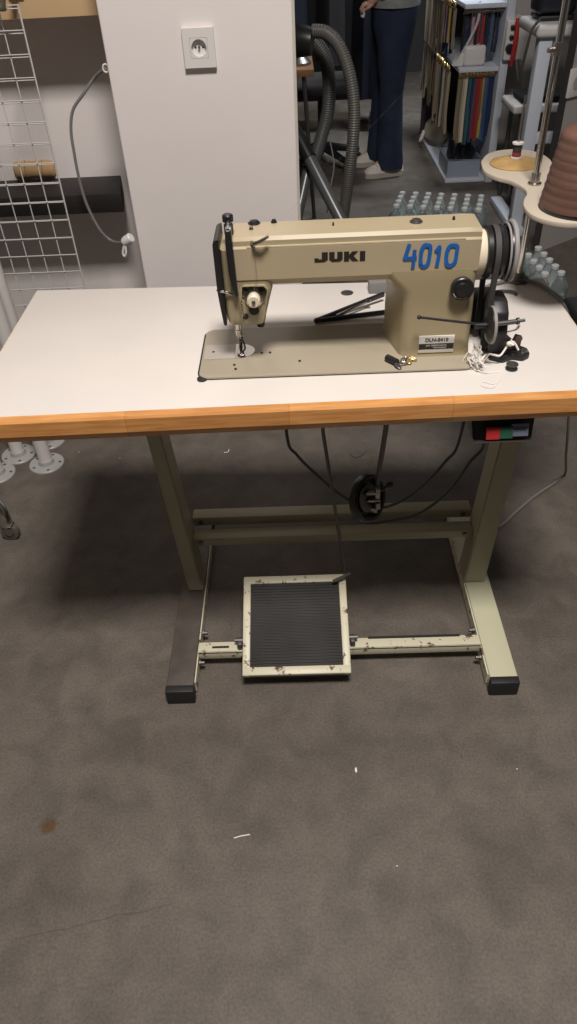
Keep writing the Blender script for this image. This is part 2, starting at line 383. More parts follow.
# floor rails (feet) with rubber ends
def foot(x0, x1, m, lab):
    q = MB(); q.bx(x0, x1, -0.034, 0.54, 0.004, 0.045, 0.004); f = q.build('foot', m, T)
    if lab: f['label'] = lab
    e = MB(); e.bx(x0-0.001, x1+0.001, -0.05, -0.030, 0.0, 0.046, 0.003); e.build('end_cap', m_rubber, f)
    e = MB(); e.bx(x0-0.001, x1+0.001, 0.535, 0.552, 0.0, 0.046, 0.003); e.build('end_cap', m_rubber, f)
foot(-0.309, -0.246, m_footd, 'brown worn left floor rail')
foot(0.424, 0.487, m_foot, 'pale green right floor rail')
for x0 in (-0.246, 0.421):
    q = MB(); q.bx(x0, x0+0.003, -0.02, 0.5, 0.006, 0.040); q.build('foot_flange', m_bar, T)
# cross rails between the posts
for (pa, pb, yy, hh) in (((200, 517), (478, 510), 0.335, 0.026), ((200, 538), (480, 531), 0.285, 0.024)):
    A = at(*pa, y=yy); B = at(*pb, y=yy); z = (A.z+B.z)/2
    q = MB(); q.bx(L1(z)+0.0005, R0(z)-0.0005, yy, yy+0.035, z-hh, z, 0.002); cr = q.build('cross_rail', m_stand, T)
    for x in (L1(z)+0.02, R0(z)-0.02):
        q = MB(); q.cyl((x, yy-0.005, z-hh/2), (x, yy+0.002, z-hh/2), 0.006, 8); q.build('bolt', m_dsteel, cr)
# slotted treadle bar between the feet
zb = 0.055; yb0, yb1 = 0.052, 0.083
q = MB(); q.bx(-0.2425, 0.4205, yb0, yb1, zb-0.006, zb, 0.0015); q.bx(-0.2425, 0.4205, yb0, yb0+0.004, zb-0.024, zb, 0.0015)
bar = q.build('treadle_bar', m_bar, T)
s1 = at(368, 638, z=zb); s2 = at(460, 637, z=zb)
q = MB(); q.bx(s1.x, s2.x, s1.y-0.003, s1.y+0.004, zb-0.001, zb+0.0006); q.build('slot', m_rubber, bar)
q = MB(); q.bx(-0.21, -0.17, yb0+0.012, yb0+0.018, zb-0.001, zb+0.0006); q.build('slot', m_rubber, bar)
for x, y, z in ((-0.241, 0.042, 0.03), (-0.241, 0.13, 0.032), (0.419, 0.035, 0.03), (0.419, 0.115, 0.032)):
    q = MB(); q.lathe((x, y, z), (1 if x < 0 else -1, 0, 0), [(0, 0.007), (0.004, 0.007), (0.0042, 0.0045), (0.012, 0.0045), (0.013, 0.003)], 8); q.build('bolt', m_dsteel, T)
# treadle: tilted plate with rim and ribbed mat
tr = [at(241, 676, z=0.050), at(351, 675, z=0.050), at(346, 574, z=0.135), at(245, 577, z=0.135)]
x0, x1 = (tr[0].x+tr[3].x)/2, (tr[1].x+tr[2].x)/2; yf, yk = (tr[0].y+tr[1].y)/2, (tr[2].y+tr[3].y)/2
cx = (x0+x1)/2; cy = (yf+yk)/2; ln = math.hypot(yk-yf, 0.083); an = math.atan2(0.083, yk-yf)
RT = Matrix.Rotation(an, 3, 'X'); tc = V(cx, cy, 0.0935)
def tl(x, y, z): return tc+RT @ V(x, y, z)
hw, hl = (x1-x0)/2, ln/2
q = MB(); q.box(tl(0, 0, -0.007), (2*hw-0.004, 2*hl-0.004, 0.006), RT)
for sx in (-1, 1): q.box(tl(sx*(hw-0.009), 0, -0.004), (0.018, 2*hl, 0.014), RT, 0.003)
for sy in (-1, 1): q.box(tl(0, sy*(hl-0.0105), -0.0034), (2*hw-0.001, 0.020, 0.014), RT, 0.003)
tread = q.build('treadle', m_bar, T); tread['label'] = 'chipped cream rimmed foot treadle'
q = MB(); q.box(tl(0, 0, -0.002), (2*hw-0.035, 2*hl-0.040, 0.006), RT, 0.002); q.build('tread_mat', m_tread, tread)
q = MB(); q.box(tl(0, -hl+0.0035, -0.0125), (2*hw-0.002, 0.007, 0.009), RT, 0.002); q.build('front_lip', m_rubber, tread)
for sx in (-1, 1):
    q = MB(); q.box((cx+sx*(hw+0.008), yb0+0.016, zb+0.010), (0.012, 0.024, 0.022), None, 0.003)
    q.cyl((cx+sx*(hw-0.004), yb0+0.02, zb+0.018), (cx+sx*(hw+0.02), yb0+0.02, zb+0.018), 0.005, 10); q.build('pivot_bracket', m_dsteel, tread)
# linkage rod from treadle to the motor below the top
ra = at(345, 572, y=0.205); rb = at(323, 432, y=0.2)
q = MB(); q.tube([(rb.x, 0.2, H-0.046), (rb.x, 0.2, rb.z), (ra.x, ra.y, ra.z)], 0.0038, 8)
q.tube([(ra.x, ra.y, ra.z), (ra.x+0.012, ra.y-0.004, ra.z-0.002), (ra.x-0.03, ra.y-0.02, ra.z-0.01)], 0.004, 8)
q.build('pull_rod', m_dsteel, T)

# ------------------------------------------------------------------ sewing machine
MZ = H+0.0005; BZ = 0.766
SM = thing('sewing_machine', (0.08, 0.18, H), 'tan industrial lockstitch sewing machine with blue 4010 on its arm', 'sewing machine')
bx0, bx1, by0, by1 = -0.1575, 0.3220, 0.0900, 0.2715
q = MB(); q.prism([(x, y, H+0.0002) for x, y in rrect(bx0-0.0035, bx1, by0+0.003, by1+0.0035, 0.021)], (0, 0, 0.002)); q.build('gasket', m_rubber, SM)
q = MB(); q.prism([(x, y, H+0.002) for x, y in rrect(bx0, bx1, by0, by1, 0.018)], (0, 0, BZ-H-0.002), 0.0012); bed = q.build('bed', m_bed, SM)
q = MB(); q.lathe((bx0+0.006, by0+0.004, H), (0, 0, 1), [(0, 0.009), (0.003, 0.009), (0.004, 0.007)], 16); q.build('hinge_cushion', m_rubber, bed)
# needle plate, slide plate
nx, ny = -0.0935, 0.176
q = MB()
pl = [(bx0+0.003, 0.155), (nx-0.002, 0.155)]
q.prism([(bx0+0.004, 0.153, BZ), (nx-0.004, 0.153, BZ), (nx-0.004, 0.207, BZ), (bx0+0.004, 0.207, BZ)], (0, 0, 0.0009)); q.build('slide_plate', mat('worn_bright_plate', (0.44, 0.40, 0.355), 0.3, 0.25), bed)
q = MB(); half = [(nx-0.0035, 0.153)] + [(nx+0.002+0.030*math.cos(a), 0.180+0.027*math.sin(a)) for a in [(-PI/2+PI*k/14) for k in range(15)]] + [(nx-0.0035, 0.207)]
q.prism([(x, y, BZ) for x, y in half], (0, 0, 0.0012)); q.build('needle_plate', m_chrome, bed)
for x, y in ((nx+0.004, 0.160), (nx+0.004, 0.200), (bx0+0.02, 0.18), (nx+0.045, 0.17), (nx+0.06, 0.17), (0.02, 0.135), (nx-0.003, 0.13), (nx, 0.115)):
    q = MB(); q.lathe((x, y, BZ+0.0008), (0, 0, 1), [(0, 0.0026), (0.001, 0.0022)], 10); q.build('bed_screw', m_blackm, bed)
# arm: profile in (y,z) lofted along x
zb_, zt_ = 0.908, 0.9905
def armring(x, f=0.1245, k=0.211, zb=zb_, zt=zt_, r=0.012):
    return [(x, f+0.016, zb), (x, f, zb+0.015), (x, f, zt-0.016), (x, f+0.004, zt-0.013), (x, f+0.004, zt-0.005), (x, f+0.010, zt), (x, k-0.012, zt), (x, k, zt-0.012), (x, k, zb+0.02), (x, k-0.014, zb)]
q = MB()
xs = [(-0.094, .03), (-0.088, .01), (-0.080, 0), (0.0, 0), (0.15, 0), (0.296, 0), (0.312, 0.004), (0.3165, 0.012)]
rings = []
for x, g in xs:
    rings.append([(x, y+(0.168-y)*g*4, z+(0.949-z)*g*4) for (x, y, z) in armring(x)])
q.ring_loft(rings); arm = q.build('arm', m_mach, SM, ang=28)
# pillar
def pil(x0, x1, y0, y1, r, z):
    return [(x-(0.24*(y-0.1215) if x < 0.25 else 0), y, z) for x, y in rrect(x0+0.0135, x1, y0, y1, r, 5)]
def rr3(x0, x1, y0, y1, r, z): return [(x, y, z) for x, y in rrect(x0, x1, y0, y1, r, 5)]
q = MB(); q.ring_loft([pil(0.186, 0.3215, 0.1165, 0.236, 0.012, BZ+0.001), pil(0.185, 0.3205, 0.1205, 0.235, 0.016, BZ+0.006), pil(0.187, 0.3195, 0.1215, 0.232, 0.018, BZ+0.02), pil(0.187, 0.318, 0.1215, 0.230, 0.018, 0.875), pil(0.180, 0.3165, 0.1215, 0.230, 0.018, 0.893), pil(0.168, 0.3165, 0.122, 0.213, 0.016, 0.906), pil(0.160, 0.316, 0.1225, 0.212, 0.014, 0.9145), pil(0.152, 0.315, 0.1243, 0.210, 0.012, 0.927)])
q.build('pillar', m_mach2, SM, ang=40)
# head housing at the needle end
HX = -0.006
q = MB(); q.ring_loft([rr3(-0.0980+HX, -0.020, 0.126, 0.210, 0.012, 0.972), rr3(-0.0980+HX, -0.022, 0.126, 0.210, 0.012, 0.905), rr3(-0.0980+HX, -0.028, 0.126, 0.208, 0.012, 0.885), rr3(-0.0980+HX, -0.035, 0.126, 0.206, 0.012, 0.86), rr3(-0.0950+HX, -0.038, 0.126, 0.202, 0.010, 0.846), rr3(-0.0915+HX, -0.041, 0.129, 0.198, 0.010, 0.842)])
q.build('head_housing', m_mach2, SM, ang=40)
# black face plate on the needle end
q = MB(); fx = -0.0983+HX
q.ring_loft([[(x, 0.126, z), (x, 0.206, z), (fx, 0.210, z), (fx, 0.126, z)] for x, z in ((fx-0.005, 0.9895), (fx-0.009, 0.987), (fx-0.0105, 0.978), (fx-0.0105, 0.905), (fx-0.008, 0.872), (fx-0.005, 0.842))]); bmesh.ops.bevel(q.bm, geom=q.bm.edges[:], offset=0.0015, segments=2, affect='EDGES'); fp = q.build('face_plate', m_black, SM)
for z, dx in ((0.972, 0.0106), (0.915, 0.0106), (0.858, 0.0065)):
    q = MB(); q.lathe((fx-dx, 0.15, z), (-1, 0, 0), [(0, 0.004), (0.002, 0.0035)], 10); q.build('face_screw', m_chrome, fp)
q = MB(); q.tube([(fx-0.0115, 0.130, 0.905), (fx+0.008, 0.122, 0.904), (fx+0.015, 0.122, 0.9)], 0.0018, 8); q.build('thread_guide', m_chrome, fp)
# black take-up guard down the front of the head
ga = at(229, 224, y=0.117); gb = at(235, 296, y=0.117)
def gr(x0, x1, y0, z, y1=0.1245): return [(x0+HX+0.0015, y0, z), (x1+HX+0.0005, y0, z), (x1+HX+0.0005, y1, z), (x0+HX+0.0015, y1, z)]
q = MB(); q.ring_loft([gr(-0.084, -0.077, 0.120, 1.0175, 0.138), gr(-0.0865, -0.076, 0.112, 1.010, 0.138), gr(-0.0875, -0.0755, 0.108, 0.990), gr(-0.0865, -0.0745, 0.107, 0.94), gr(-0.0795, -0.0740, 0.112, 0.898)])
bmesh.ops.bevel(q.bm, geom=q.bm.edges[:], offset=0.002, segments=2, affect='EDGES'); q.build('take_up_guard', m_black, SM)
q = MB(); q.lathe((-0.082+HX, 0.150, 0.990), (0, 0, 1), [(0, 0.0075), (0.016, 0.0075), (0.017, 0.0055), (0.020, 0.0055), (0.021, 0.0088), (0.030, 0.0088), (0.032, 0.0065)], 18); q.build('presser_screw', m_black, SM)
# tension assembly on the front of the head
q = MB(); q.prism([(x, 0.1262, z) for x, z in ((-0.079, 0.905), (-0.070, 0.916), (-0.034, 0.916), (-0.028, 0.908), (-0.037, 0.858), (-0.043, 0.846), (-0.074, 0.846), (-0.080, 0.852))], (0, -0.006, 0), 0.002); tp = q.build('tension_plate', m_mach2, SM)
q = MB(); q.prism([(x, 0.1203, z) for x, z in ((-0.072, 0.914), (-0.037, 0.914), (-0.031, 0.907), (-0.036, 0.885), (-0.052, 0.888), (-0.074, 0.897))], (0, -0.002, 0), 0.0007); q.build('slack_regulator', mat('mottled_chrome', (0.30, 0.28, 0.25), 0.25, 1.0, col2=(0.05, 0.045, 0.04), scale=160), tp)
kx = (at(252.5, 298, y=0.112).x); kz = at(253, 300, y=0.112).z
q = MB(); q.lathe((kx, 0.1205, kz), (0, -1, 0), [(0, 0.014), (0.003, 0.0155), (0.004, 0.0155), (0.005, 0.012)], 22); q.build('tension_disc', m_chrome, tp)
q = MB(); q.lathe((kx, 0.1155, kz), (0, -1, 0), [(0, 0.010), (0.004, 0.0115), (0.012, 0.0110), (0.014, 0.009)], 22); kn = q.build('tension_knob', m_cream, tp)
q = MB(); q.lathe((kx, 0.1018, kz), (0, -1, 0), [(0, 0.0035), (0.003, 0.003)], 12); q.build('tension_post', m_steel, kn)
for px, py, r in ((253, 311, 0.0085), (244.5, 317, 0.005)):
    p = at(px, py, y=0.12); q = MB(); q.lathe((p.x, 0.1203, p.z), (0, -1, 0), [(0, r), (0.0012, r), (0.0013, r*0.75)], 18); q.build('bore', m_black, tp)
q = MB(); q.tube([(-0.075, 0.119, 0.890), (-0.075, 0.113, 0.888), (-0.074, 0.113, 0.866), (-0.072, 0.119, 0.862)], 0.0014, 8); q.build('check_spring', m_chrome, tp)
# needle bar, presser bar, foot
q = MB(); q.cyl((-0.089, 0.182, 0.843), (-0.089, 0.182, 0.808), 0.0035, 12); q.cyl((-0.089, 0.182, 0.808), (-0.089, 0.182, 0.797), 0.0048, 12); q.cyl((-0.089, 0.182, 0.797), (-0.089, 0.182, 0.768), 0.0009, 8); q.build('needle_bar', m_chrome, SM)
q = MB(); q.cyl((-0.087, 0.196, 0.843), (-0.087, 0.196, 0.79), 0.0036, 12); q.box((-0.087, 0.192, 0.790), (0.009, 0.012, 0.015), None, 0.0015)
q.box((-0.087, 0.180, 0.7685), (0.012, 0.030, 0.0022), None, 0.0008); q.box((-0.087, 0.192, 0.779), (0.006, 0.005, 0.02), None, 0.001); q.build('presser_foot', m_chrome, SM)
q = MB(); q.tube(spline([(-0.0835, 0.170, 0.800), (-0.079, 0.165, 0.789), (-0.078, 0.168, 0.778), (-0.083, 0.172, 0.770)], 5), 0.0018, 8); q.build('finger_guard', m_dsteel, SM)
q = MB(); q.box((-0.049, 0.218, 0.812), (0.014, 0.022, 0.03), None, 0.004); q.bx(-0.053, -0.046, 0.208, 0.220, 0.82, 0.85); q.build('knee_lifter_block', m_black, SM)
# arm top fittings
for px, py, r, m in ((253, 223, 0.0085, m_blackm), (273, 222, 0.0042, m_blackm), (417, 221.5, 0.0085, m_dsteel), (455, 219, 0.0022, m_blackm), (250, 229, 0.003, m_dsteel), (333, 225, 0.0015, m_blackm)):
    p = at(px, py, z=zt_); y = min(max(p.y, 0.135), 0.198)
    q = MB(); q.lathe((p.x, y, zt_-0.0005), (0, 0, 1), [(0, r*1.25), (0.0018, r*1.25), (0.002, r), (0.005, r*0.85), (0.006, r*0.5)], 16); q.build('oil_plug', m, arm)
p = at(253, 243, y=0.122); p2 = at(265, 236, y=0.115)
q = MB(); q.tube([(p.x-0.004, 0.127, p.z), (p.x, 0.117, p.z), (p.x+0.011, 0.113, p.z+0.006), (p2.x+0.004, 0.115, p2.z)], [0.003, 0.0035, 0.003, 0.002], 10); q.build('pretension_guide', m_steel, arm)
q = MB(); q.tube([(p.x, 0.1165, p.z), (p.x+0.0005, 0.118, 0.925), (kx, 0.116, kz+0.012)], 0.0003, 6); q.build('thread', m_threadg, arm)
# ridge line along the arm front
q = MB(); q.tube([(-0.06, 0.1264, zt_-0.0145), (0.290, 0.1264, zt_-0.0145)], 0.0022, 8); q.build('ridge', m_mach, arm)
# lettering: brand marks on the arm and the hand painted number
pj0, pj1 = at(314, 257, y=0.1243), at(365, 257, y=0.1243)
pj2 = at(340, 251.5, y=0.1243); pj3 = at(340, 261.5, y=0.1243)
LW, LH = (pj1.x-pj0.x), pj2.z-pj3.z; lw = LW/3.75; gp = lw*0.10; q = MB()
def lp_(x0, poly, wf=1.0):
    q.prism([(x0+u*lw*wf, 0.1250, pj3.z+v*LH+(x0-pj0.x)*-0.008) for u, v in poly], (0, -0.0010, 0))
X_ = pj0.x
lp_(X_, [(0, 0), (0.72, 0), (1, 0.22), (1, 1), (0.55, 1), (0.55, 0.30), (0.30, 0.30), (0.30, 0.42), (0, 0.42)]); X_ += lw+gp
lp_(X_, [(0.22, 0), (0.78, 0), (1, 0.22), (1, 1), (0.60, 1), (0.60, 0.30), (0.40, 0.30), (0.40, 1), (0, 1), (0, 0.22)]); X_ += lw+gp
lp_(X_, [(0, 0), (0.38, 0), (0.38, 0.36), (0.62, 0), (1.08, 0), (0.72, 0.53), (1.05, 1), (0.62, 1), (0.38, 0.66), (0.38, 1), (0, 1)]); X_ += lw*1.08+gp
lp_(X_, [(0, 0), (0.40, 0), (0.40, 1), (0, 1)])
q.build('lettering', m_ink, arm, smooth=False)
def npt(u, v):   # u,v in the zoomed crop of the number (577x308 over 75x40 px)
    return at(395+u/7.693, 235+v/7.693, y=0.1238)
strokes = [[(116, 75), (98, 130), (80, 182), (128, 178), (165, 172)], [(158, 120), (152, 180), (143, 250)],
           [(268, 78), (238, 76), (214, 110), (204, 180), (208, 232), (235, 242), (262, 215), (276, 140), (280, 90), (268, 78)],
           [(328, 118), (352, 88), (347, 150), (330, 238)],
           [(478, 78), (440, 80), (414, 115), (404, 180), (410, 226), (440, 232), (472, 205), (486, 130), (490, 90), (478, 78)]]
q = MB(); nseg = 0
for st in strokes:
    P = [npt(u, v) for u, v in st]; P = spline(P, 3) if len(st) > 5 else P
    for i in range(len(P)-1):
        a, b = P[i], P[i+1]; dd = (b-a); an_ = math.atan2(dd.z, dd.x)
        q.box(((a+b)/2)+V(0, -0.00004*(nseg % 17), 0), (dd.length+0.0035, 0.0014, 0.0060), Matrix.Rotation(-an_, 3, 'Y')); nseg += 1
q.build('painted_number', m_blue, arm, smooth=False)
# dial, lever and rating plate on the pillar
p = at(463, 288, y=0.115)
q = MB(); q.lathe((p.x, 0.122, p.z), (0, -1, 0), [(0, 0.013), (0.004, 0.013), (0.0045, 0.0185), (0.014, 0.0195), (0.0155, 0.018), (0.0155, 0.012), (0.019, 0.011), (0.0195, 0.008)], 30); dial = q.build('stitch_dial', m_black, SM)
for k in range(9):
    a = PI*1.15+k*0.2; q = MB(); q.box((p.x+0.0155*math.cos(a), 0.1063, p.z+0.0155*math.sin(a)), (0.0009, 0.0006, 0.002), Matrix.Rotation(-a+PI/2, 3, 'Y')); q.build('dial_mark', m_platew, dial)
c0, c1 = at(420, 337, y=0.121), at(454, 353, y=0.121)
q = MB(); q.bx(c0.x, c1.x, 0.1195, 0.1217, c1.z+0.001, c0.z, 0.0004); rp = q.build('rating_plate', m_platew, SM)
hz = c0.z-c1.z; xm = (c0.x+c1.x)/2
q = MB(); q.bx(c0.x+0.0005, c1.x-0.0005, 0.1191, 0.1196, c0.z-hz*0.76, c0.z-hz*0.44); q.build('black_band', m_ink, rp)
text_mesh('DLN-5410', 0.0095, (xm, 0.1194, c0.z-hz*0.24), bold=0.0002, sx=0.98).build('model_lettering', m_ink, rp, smooth=False)
text_mesh('JUKI CORPORATION', 0.0038, (xm, 0.1190, c0.z-hz*0.54), sx=1.0).build('maker_lettering', m_platew, rp, smooth=False)
text_mesh('TOKYO JAPAN', 0.0034, (xm+0.006, 0.1190, c0.z-hz*0.67), sx=1.0).build('maker_lettering', m_platew, rp, smooth=False)
p = at(461, 270, y=0.1245)
# handwheel
wy, wz = 0.180, 0.9315
q = MB(); q.lathe((0.312, wy, wz), (1, 0, 0), [(0, 0.037), (0.002, 0.0375), (0.016, 0.0375), (0.019, 0.036)], 36); q.build('bearing_collar', m_cream, SM)
q = MB(); q.lathe((0.331, wy, wz), (1, 0, 0), [(0, 0.041), (0.001, 0.043), (0.008, 0.043), (0.0085, 0.038), (0.012, 0.0355), (0.019, 0.0355), (0.022, 0.041), (0.026, 0.043), (0.032, 0.041), (0.0325, 0.035), (0.035, 0.033), (0.036, 0.042), (0.038, 0.045), (0.045, 0.046), (0.047, 0.043)], 44); hw_ = q.build('handwheel', m_black, SM)
ring = lambda x, R, r, n=40: MB().tube([(x, wy+R*math.cos(2*PI*k/n), wz+R*math.sin(2*PI*k/n)) for k in range(n)], r, 8, closed=True)
ring(0.3755, 0.0465, 0.0040).build('rim_ring', m_wheelw, hw_)
ring(0.367, 0.0445, 0.0018).build('rim_ring', m_wheelw, hw_)
ring(0.379, 0.034, 0.0018).build('rim_ring', m_steel, hw_)
for k in range(24):
    a = 2*PI*k/24; q = MB(); q.box((0.3785, wy+0.0405*math.cos(a), wz+0.0405*math.sin(a)), (0.003, 0.0035, 0.002), Matrix.Rotation(a, 3, 'X')); q.build('rim_notch', m_steel, hw_)
for o in SM.children:
    if o.name.split('.')[0] in ('arm', 'pillar', 'head_housing', 'face_plate', 'take_up_guard', 'presser_screw', 'tension_plate', 'stitch_dial', 'rating_plate'): o.location = (0.001, 0.014, -0.0056)
# belt: around the pulley groove and down through the table slot
bp_ = []
br = 0.0365
for k in range(17):
    a = math.radians(-25+230*k/16); bp_.append((0.350, wy+br*math.cos(a), wz+br*math.sin(a)))
rings = []
def beltpath():
    P = [(wy+0.030, H+0.004)] + [(wy+br*math.cos(math.radians(-20+220*k/20)), wz+br*math.sin(math.radians(-20+220*k/20))) for k in range(21)] + [(wy-0.022, H+0.004)]
    return P
P = beltpath()
for i, (y, z) in enumerate(P):
    a = Vector(P[max(i-1, 0)]); b = Vector(P[min(i+1, len(P)-1)]); t = (b-a).normalized(); n = Vector((t.y, -t.x))
    if n.dot(Vector((y-wy, z-wz))) < 0: n = -n
    o = n*0.006
    rings.append([(0.343, y, z), (0.352, y, z), (0.352, y+o.x, z+o.y), (0.343, y+o.x, z+o.y)])
q = MB(); q.ring_loft(rings); q.build('drive_belt', m_belt, SM)

# ------------------------------------------------------------------ bobbin winder beside the head
BW = thing('bobbin_winder', (0.375, 0.14, H), 'black bobbin winder with grey-rimmed wheel screwed to the table beside the handwheel', 'bobbin winder')
q = MB(); q.prism([(x, y, H) for x, y in ((0.354, 0.122), (0.374, 0.110), (0.393, 0.120), (0.410, 0.114), (0.424, 0.124), (0.424, 0.142), (0.412, 0.155), (0.40, 0.20), (0.392, 0.235), (0.354, 0.235))], (0, 0, 0.012), 0.003); q.build('base_plate', m_blackm, BW)
q = MB(); q.prism([(0.352, y, z) for y, z in ((0.125, H+0.012), (0.120, H+0.05), (0.13, H+0.085), (0.15, H+0.10), (0.19, H+0.10), (0.215, H+0.06), (0.225, H+0.012))], (0.026, 0, 0), 0.004); q.build('bracket', m_blackm, BW)
wp = at(492, 325, y=0.115)
q = MB(); q.lathe((0.338, 0.115, wp.z), (1, 0, 0), [(0, 0.012), (0.001, 0.026), (0.004, 0.030), (0.009, 0.030), (0.011, 0.027), (0.011, 0.010)], 36); wl = q.build('winder_wheel', m_black, BW)
q = MB(); n = 40; q.tube([(0.3465, 0.115+0.0290*math.cos(2*PI*k/n), wp.z+0.0290*math.sin(2*PI*k/n)) for k in range(n)], 0.0030, 8, closed=True); q.build('wheel_rim', m_wheelw, wl)
ra = at(420, 320, y=0.103)
q = MB(); q.tube([(ra.x, 0.113, ra.z), (0.340, 0.115, wp.z)], 0.0022, 10); q.sphere((ra.x, 0.113, ra.z), 0.0038, 2); q.tube([(0.318, 0.1135, wp.z+0.0005), (0.340, 0.115, wp.z)], 0.005, 12); q.build('tension_rod', m_blackm, BW)
q = MB(); q.cyl((0.347, 0.117, wp.z), (0.388, 0.122, wp.z+0.001), 0.0042, 12); q.cyl((0.386, 0.122, wp.z+0.001), (0.404, 0.124, wp.z+0.002), 0.0028, 10); q.lathe((0.390, 0.1225, wp.z+0.0013), (1, 0.1, 0.06), [(0, 0.006), (0.004, 0.006), (0.005, 0.003)], 14); q.build('spindle', m_dsteel, BW)
q = MB(); q.box((0.400, 0.135, H+0.030), (0.013, 0.012, 0.020), Matrix.Rotation(0.3, 3, 'Y'), 0.002); q.box((0.393, 0.138, H+0.022), (0.03, 0.012, 0.016), None, 0.002); q.build('trip_latch', mat('rusty_brown_steel', (0.07, 0.04, 0.032), 0.6), BW)
q = MB(); q.lathe((0.414, 0.130, H+0.012), (0, 0, 1), [(0, 0.007), (0.003, 0.006), (0.0035, 0.002)], 14); q.build('base_screw', m_steel, BW)
q = MB(); q.tube(spline([(0.388, 0.20, H+0.016), (0.40, 0.215, H+0.02), (0.425, 0.225, H+0.02), (0.437, 0.245, H+0.012)], 6), 0.0022, 8); q.build('wire_hook', m_dsteel, BW)
# belt guard casting behind the winder
BG = thing('belt_guard', (0.36, 0.27, H), 'low black belt guard box behind the winder below the handwheel', 'belt guard')
q = MB(); q.bx(0.328, 0.392, 0.242, 0.30, H, H+0.055, 0.006); q.build('housing', m_blackm, BG)
q = MB(); q.bx(0.33, 0.39, 0.246, 0.296, H+0.0552, H+0.060, 0.002); q.build('lid', m_black, BG)

# thread tangle round the winder foot
q = MB()
for k in range(26):
    cx_, cy_ = 0.328+random.gauss(0, 0.005), 0.114+random.gauss(0, 0.010)
    pts = [(cx_+random.gauss(0, 0.006), cy_-0.006+random.gauss(0, 0.008), H+0.002+abs(random.gauss(0.008, 0.010))) for _ in range(5)]
    q.tube(spline(pts, 4), 0.0008, 5)
q.tube(spline([(0.334, 0.104, H+0.012), (0.345, 0.11, H+0.02), (0.356, 0.108, H+0.019), (0.366, 0.106, H+0.018), (0.374, 0.112, H+0.024), (0.384, 0.120, H+0.036), (0.392, 0.120, H+0.034), (0.400, 0.116, H+0.022)], 6), 0.0018, 8)
q.tube(spline([(0.326, 0.085, H+0.003), (0.338, 0.078, H+0.001), (0.352, 0.080, H+0.001), (0.364, 0.082, H+0.001)], 6), 0.0012, 6)
tag(q.build('thread_tangle', m_thread), 'tangle of loose white thread between the machine bed and the bobbin winder', 'thread')
q = MB(); q.sphere((0.383, 0.114, H+0.036), 0.006, 2, (1.1, 0.9, 0.8)); q.tube(spline([(0.381, 0.110, H+0.038), (0.388, 0.109, H+0.036), (0.383, 0.114, H+0.044)], 4), 0.0012, 6)
tag(q.build('thread_knot', m_thread), 'small white knotted clump of thread resting on the black bobbin winder', 'thread')
# loose bobbin with a thread tail
p = at(512, 366, z=H+0.006)
BB = thing('bobbin', (p.x, p.y, H), 'loose dark metal bobbin with a thread tail on the white table front right', 'bobbin')
q = MB(); q.lathe((p.x, p.y, H+0.0003), (0, 0, 1), [(0, 0.0105), (0.0012, 0.0105), (0.0013, 0.006), (0.0085, 0.006), (0.0086, 0.0105), (0.0098, 0.0105), (0.0099, 0.003)], 26); q.build('spool', m_dsteel, BB)
q = MB(); q.lathe((p.x, p.y, H+0.0017), (0, 0, 1), [(0, 0.0088), (0.0066, 0.0088)], 22); q.build('wound_thread', m_bobw, BB)
for k in range(6):
    a = 2*PI*k/6; q = MB(); q.lathe((p.x+0.007*math.cos(a), p.y+0.007*math.sin(a), H+0.0100), (0, 0, 1), [(0, 0.0016), (0.0003, 0.0014)], 8); q.build('flange_hole', m_ink, BB)
tail = [at(u, v, z=H+0.0012) for u, v in ((507, 366), (503, 372), (499, 380), (494, 387), (487, 387.5), (481, 385), (484, 382), (492, 384), (497, 383))]
q = MB(); q.tube(spline(tail, 5), 0.0007, 6); q.build('thread_tail', m_thread, BB)
# pile of small metal bits on the bed in front of the pillar
p = at(392, 360, z=BZ+0.006)
q = MB(); dirv = (at(402, 363, z=BZ)-at(386, 355, z=BZ)).normalized(); q.lathe(p-dirv*0.013, dirv, [(0, 0.0055), (0.001, 0.0062), (0.025, 0.0062), (0.026, 0.0045)], 16)
tag(q.build('bobbin_case', m_blackm), 'black cylinder lying on the machine bed at the foot of the pillar', 'bobbin case')
for i, (u, v, m, lab) in enumerate(((403, 363, m_chrome, 'shiny silver clip at the end of the black cylinder on the bed'), (404, 359, m_steel, 'dull steel clip leaning on the pillar foot beside the black cylinder'), (409.5, 361, m_brass, 'brass-coloured clip right of the silver clip on the bed'), (398, 366, m_dsteel, 'dark steel clip at the front of the small clip pile on the bed'), (412.5, 358.5, m_brass, 'smallest brass clip, rightmost of the pile before the pillar'))):
    p = at(u, v, z=BZ+0.004); q = MB(); a = 0.7*i
    q.tube([p+V(0.007*math.cos(t)*math.cos(a)-0.003*math.sin(t)*math.sin(a), 0.007*math.cos(t)*math.sin(a)+0.003*math.sin(t)*math.cos(a), 0.0005*i*math.cos(t)) for t in [2*PI*k/16 for k in range(16)]], 0.0017, 7, closed=True)
    q.box(p, (0.005, 0.0035, 0.004), Matrix.Rotation(a, 3, 'Z'), 0.0008)
    tag(q.build('metal_clip', m), lab, 'clip', 'metal clips on the machine bed')
